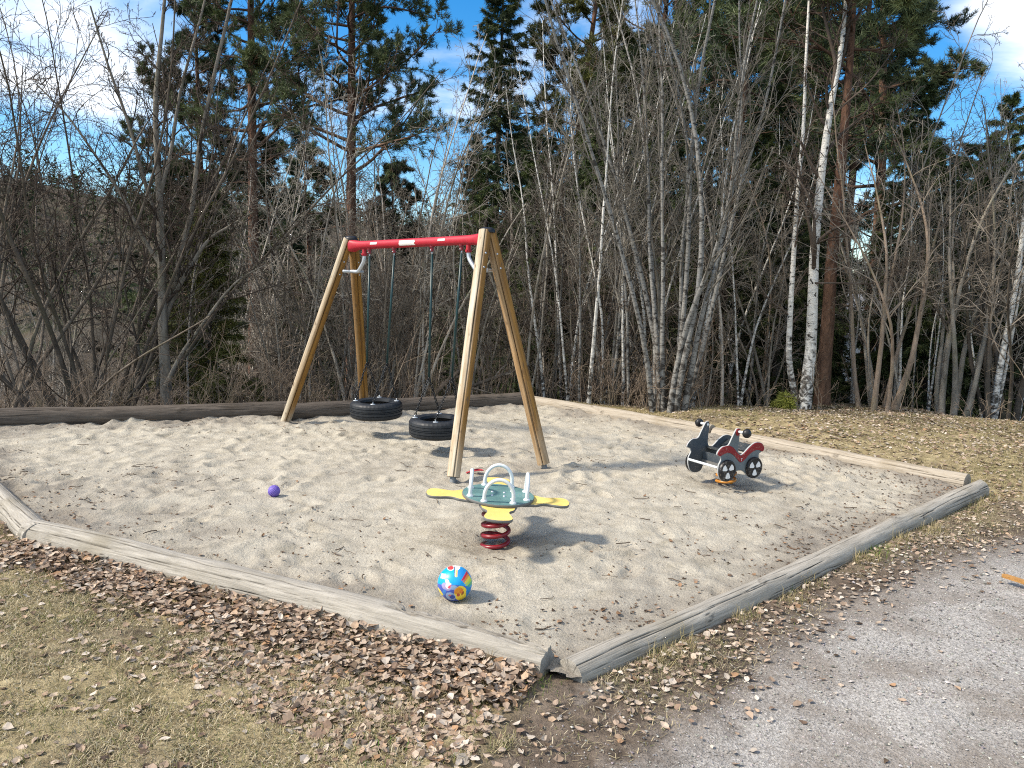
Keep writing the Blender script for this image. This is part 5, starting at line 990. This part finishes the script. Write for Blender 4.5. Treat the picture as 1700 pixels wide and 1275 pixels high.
# ------------------------------------------------------------------ trees of the thicket and the wood behind
def populate():
    rg = np.random.default_rng(9); protos = {}
    def place(key, make, p, s, label=None, tilt=.05, group=None):
        if key not in protos: protos[key] = make(); r = protos[key]
        else: r = dup(protos[key], label, group)
        if label: r['label'] = label
        put(r, p, rg.uniform(0, 6.28), s, (rg.normal(0, tilt), rg.normal(0, tilt))); return r
    LB, GB = 'slender pale birch stem among many at the right edge of the sand', 'slender birches behind the far log'
    sl = [(lambda i=i: bare(200 + i, 'slender_birch', 8.0, 1 + (i == 2), .12, .037, BK_BIRCH if i % 2 == 0 else BK_SPECK, TW_GREY, 'birch', LB, GB, per=(17, 6, 4), ratio=(.19, .48, .5), t0=.30, wob=(.022, .08, .12), up=(.035, .07, .03), rtw=.003, ang=(.5, .6, .7))) for i in range(4)]
    for n, (px, Y, s) in enumerate([(905, 13.2, .8), (922, 13.6, .9), (945, 12.9, .85), (962, 12.6, .75), (978, 12.4, 1.0), (985, 13.4, .9), (1000, 12.7, .8), (1012, 12.5, .95), (1035, 12.4, .8), (1046, 12.2, .95), (1068, 12.9, .9), (1080, 12.4, .7), (1148, 12.6, .95), (1165, 13.5, .9), (1228, 12.6, .75), (1240, 13.4, .8), (1270, 14.2, .9), (890, 14.2, .9), (935, 14.8, 1.0), (1022, 14.6, 1.0), (1058, 15.0, 1.0), (1110, 14.5, 1.0), (1200, 14.0, .9), (1412, 13.0, .62), (1490, 12.8, .66), (1515, 13.6, .7), (1540, 12.9, .6), (1610, 13.2, .66), (1630, 14.2, .72), (1600, 16.0, .95), (1690, 13.4, .7), (1665, 15.5, .9)]):
        place('sl%d' % (n % 4), sl[n % 4], base_at(px, Y), s * (1.0 if n % 3 else 1.1), LB, .045, GB)
    LS, GS = 'thin bare sapling among many in the dense thicket', 'bare saplings of the thicket'
    sp = [(lambda i=i: bare(220 + i, 'bare_sapling', (5.2, 4.2, 6.0, 3.6, 5.0)[i], (1, 2, 1, 4, 3)[i], (.1, .2, .1, .45, .3)[i], (.032, .026, .036, .022, .028)[i], (BK_GREY, BK_BROWN, BK_PALE, BK_HAZEL, BK_GREY)[i], (TW_GREY, TW_BROWN, TW_GREY, TW_BROWN, TW_DARK)[i], 'sapling', LS, GS, per=(13, 6, 4), ratio=(.28, .48, .5), t0=.24, wob=(.03, .1, .14), rtw=.0036)) for i in range(5)]
    xs = np.concatenate([rg.uniform(400, 900, 62), rg.uniform(850, 1300, 34), rg.uniform(1390, 1740, 16), rg.uniform(-40, 400, 8)])
    for n, px in enumerate(xs):
        Y = rg.uniform(0, 1) ** 1.3; lo = np.interp(px, [0, 300, 700, 900, 1100, 1300, 1700], [11.6, 12.2, 12.6, 13.0, 12.2, 12.2, 12.0]); k = n % 5; place('sp%d' % k, sp[k], base_at(px, lo + Y * 5.5), rg.uniform(.65, 1.15), LS, .07, GS)
    LM, GM = 'many-branched grey-brown bare tree in the wood behind the playground', 'bare trees of the wood behind'
    md = [(lambda i=i: bare(240 + i, 'bare_tree', (8, 7, 9)[i], (1, 3, 2)[i], (.1, .35, .2)[i], (.07, .055, .065)[i], (BK_GREY, BK_HAZEL, BK_PALE)[i], (TW_BROWN, TW_BROWN, TW_GREY)[i], 'tree', LM, GM, per=(16, 8, 5), ratio=(.30, .48, .5), t0=.2, wob=(.03, .09, .13), rtw=.006)) for i in range(3)]
    pts = [(rg.uniform(380, 900), rg.uniform(15, 30)) for _ in range(24)] + [(rg.uniform(-60, 380), rg.uniform(18, 34)) for _ in range(4)] + [(rg.uniform(850, 1320), rg.uniform(15, 26)) for _ in range(9)] + [(rg.uniform(1450, 1750), rg.uniform(16, 26)) for _ in range(4)] + [(rg.uniform(-100, 800), rg.uniform(34, 60)) for _ in range(16)] + [(rg.uniform(-100, 330), rg.uniform(30, 50)) for _ in range(7)]
    pts = [q for q in pts if not (1388 < q[0] < 1440)]
    for n, (px, Y) in enumerate(pts):
        k = n % 3; s = rg.uniform(.7, 1.05) * (1 if px < 900 else .9) * (1 if Y < 30 else 1.15); place('md%d' % k, md[k], base_at(px, Y), s, LM, .05, GM)
    LK, GK = 'dark spruce closing the shady depth of the wood', 'dark spruces deep in the wood'
    ks = [(lambda i=i: spruce(260 + i, (8.0, 6.5)[i], (.13, .1)[i], (1.9, 1.7)[i], LK, GK, nb=(110, 90)[i], pw=.7, low=.03)) for i in range(2)]
    spots = [(800, 18.5, .85), (845, 19.5, .9), (870, 17, .8), (775, 20.5, .8), (1470, 15.5, .84), (1530, 15, .8), (1610, 15.8, .85), (1680, 15, .84), (1720, 16, .85), (1285, 14.2, .75), (1090, 16.5, .9), (1030, 17.5, .95), (985, 17, .9), (1148, 14.5, .9), (1265, 15.0, .8), (1235, 16.5, 1.0), (1300, 17, 1.0), (880, 19, .9), (850, 22, 1.1), (905, 17.5, .9), (960, 19, 1.05), (1010, 21, 1.1), (1070, 19, 1.0), (1120, 22, 1.15), (1195, 20, 1.0), (1350, 19, .8), (1452, 20.5, .75), (1500, 17, .72), (1545, 18.5, .85), (1590, 19, .95), (1630, 20, .9), (1665, 18, .8), (1705, 19.5, .92), (1368, 24, .8), (1330, 25, 1.1), (1280, 23, 1.1), (1560, 24, 1.0), (1650, 26, 1.1), (1720, 24, 1.0), (1480, 25, .9), (740, 27, 1.0), (700, 30, .9), (480, 32, 1.0), (380, 30, .9), (520, 26, .7), (620, 33, 1.0), (560, 45, 1.2), (650, 42, 1.1), (440, 48, 1.2)]
    for n, (px, Y, s) in enumerate(spots): place('ks%d' % (n % 2), ks[n % 2], base_at(px, Y), s, LK, .02, GK)
    LP, GP = 'dark bushy pine filling the back of the wood', 'bushy pines at the back'
    kp = [(lambda i=i: pine(280 + i, 11, .14, .22, 2.4, LP, GP, nl=44, dead=4)) for i in range(2)]
    for n, (px, Y, s) in enumerate([(330, 28, .95), (480, 27, 1.0), (660, 28, .95), (300, 33, 1.1), (520, 34, 1.2), (980, 29, 1.2), (1100, 31, 1.3), (1220, 29, 1.25), (1320, 31, 1.3), (1555, 22, .70), (1620, 24, .62), (1690, 25, .66), (880, 28, .95)]): place('kp%d' % (n % 2), kp[n % 2], base_at(px, Y), s, LP, .02, GP)
populate()
def underbrush():
    rg = np.random.default_rng(15)
    def band(A, B, n, d0, d1): t = rg.random(n); A = np.array(A); B = np.array(B); d = nz(B - A); nn = np.array([-d[1], d[0]]); return A + (B - A) * t[:, None] + nn * (d0 + (d1 - d0) * rg.random(n) ** 1.3)[:, None]
    P = np.concatenate([band((-8, 8.35), (.2, 12.7), 620, .15, 3.0), band((.3, 12.9), (1.5, 12.0), 260, .1, 3.0), band((1.4, 12.0), (2.5, 11.25), 200, .0, 3.0), band((2.5, 11.25), (6.6, 11.1), 90, .15, 3.5), band((6.6, 11.0), (9, 9.6), 70, .1, 3)])
    n = len(P); b = np.c_[P, height(P[:, 0], P[:, 1]) - .05]; L = np.exp(rg.normal(math.log(.62), .5, n)).clip(.15, 1.8); D = np.c_[rg.normal(0, .35, (n, 2)), np.ones(n)]
    P0 = grow(rg, b, D, L, 7, .09, .01, .08); R0 = radii(.0035 + .0045 * L / 1.5 * rg.uniform(.6, 1.3, n), .0028, 7); P1, R1 = kids(rg, P0, R0, 4, .25, .95, .65, .42, 4, .12, .02, .0026, .7)
    P2, R2 = kids(rg, P1, R1, 3, .2, .95, .65, .5, 3, .12, .0, .0022, .8)
    tobj('underbrush', [(P0, R0, 4), (P1, R1, 3), (P2, R2, 3)], BK_BROWN, None, kind='stuff', label='tangle of thin bare brush and dead stems along the foot of the wood', cat='underbrush')
    # fallen limbs
    def limb(pts, r, label, m=BK_GREY):
        Pp = spline(pts, 16)[None]; R = radii(np.array([r]), r * .4, 16); P1, R1 = kids(rg, Pp, R, 4, .3, .95, .7, .3, 5, .1, .05, .006, .6); t = empty('fallen_branch', tuple(pts[0]), label, 'branch'); o = np.array(pts[0]); tobj('limb', [(Pp - o, R, 8)], m, t); tobj('twigs', [(P1 - o, R1, 5)], m, t)
    limb([at(712, 664, 12.6), at(735, 640, 12.7), at(765, 614, 12.8), at(790, 598, 12.9)], .05, 'broken brown branch leaning up behind the right hanging tyre', BK_BROWN)
    limb([at(735, 668, 12.5), at(775, 645, 12.7), at(830, 624, 12.9), at(880, 607, 13.1)], .045, 'long broken limb behind the near front leg of the swing', BK_HAZEL)
    limb([at(135, 688, 11.0), at(160, 684, 11.1), at(182, 668, 11.3), at(188, 640, 11.4)], .025, 'bent pale branch lying just behind the dark log at the left', BK_PALE)
underbrush()
def build_house():
    c = base_at(1405, 42); c[2] -= .2; t = empty('house', tuple(c), 'grey house with a shingled roof glimpsed between the trunks on the right', 'house', rz=.12)
    W_ = m_plain('grey_siding', (.40, .42, .45), .8, .2, var=.12, sc=3); RM = Mt('grey_shingles', .9, .2); P = RM.co('Object'); br = RM.n('TexBrick'); RM.L(RM.map(P, (1, 1, 1)), br.inputs[0]); br.inputs['Color1'].default_value = (.22, .23, .25, 1); br.inputs['Color2'].default_value = (.32, .33, .36, 1); br.inputs['Mortar'].default_value = (.08, .08, .09, 1); br.inputs['Scale'].default_value = 2.2; RF = RM.fin(br.outputs[0])
    def box(mb, x0, x1, y0, y1, z0, z1): mb.add([(x, y, z) for z in (z0, z1) for x, y in ((x0, y0), (x1, y0), (x1, y1), (x0, y1))], np.array([(0, 3, 2, 1), (4, 5, 6, 7), (0, 1, 5, 4), (1, 2, 6, 5), (2, 3, 7, 6), (3, 0, 4, 7)]))
    mb = MB(); box(mb, -6, 6, 0, 7, -1, 2.7); mb.add([(-6, 0, 2.7), (-6, 7, 2.7), (-6, 3.5, 4.6), (6, 0, 2.7), (6, 7, 2.7), (6, 3.5, 4.6)], np.array([(0, 2, 1), (3, 4, 5)])); mb.build('wall', W_, t, smooth=False)
    mb = MB(); s = 4.85 / 3.95
    for sg in (1, -1):
        y0, ye = (3.5, -.45) if sg > 0 else (3.5, 7.45); z0, ze = 4.75, 2.55; V = [(x, y, z + dz) for dz in (0, .16) for x, y, z in ((-6.5, ye, ze), (6.5, ye, ze), (6.5, y0, z0), (-6.5, y0, z0))]
        mb.add(V, np.array([(0, 3, 2, 1), (4, 5, 6, 7), (0, 1, 5, 4), (1, 2, 6, 5), (2, 3, 7, 6), (3, 0, 4, 7)]))
    mb.build('roof', RF, t, smooth=False)
    for x in (-4.2, -1.2, 2.2, 4.4):
        mb = MB(); box(mb, x - .6, x + .6, -.06, -.003, .7, 2.0); w = mb.build('window', m_plain('white_frame', (.7, .7, .7), .5), t, smooth=False); mb = MB(); box(mb, x - .5, x + .5, -.075, -.063, .8, 1.9); mb.build('pane', m_plain('dark_glass', (.03, .035, .04), .08, .6), w, smooth=False)
build_house()
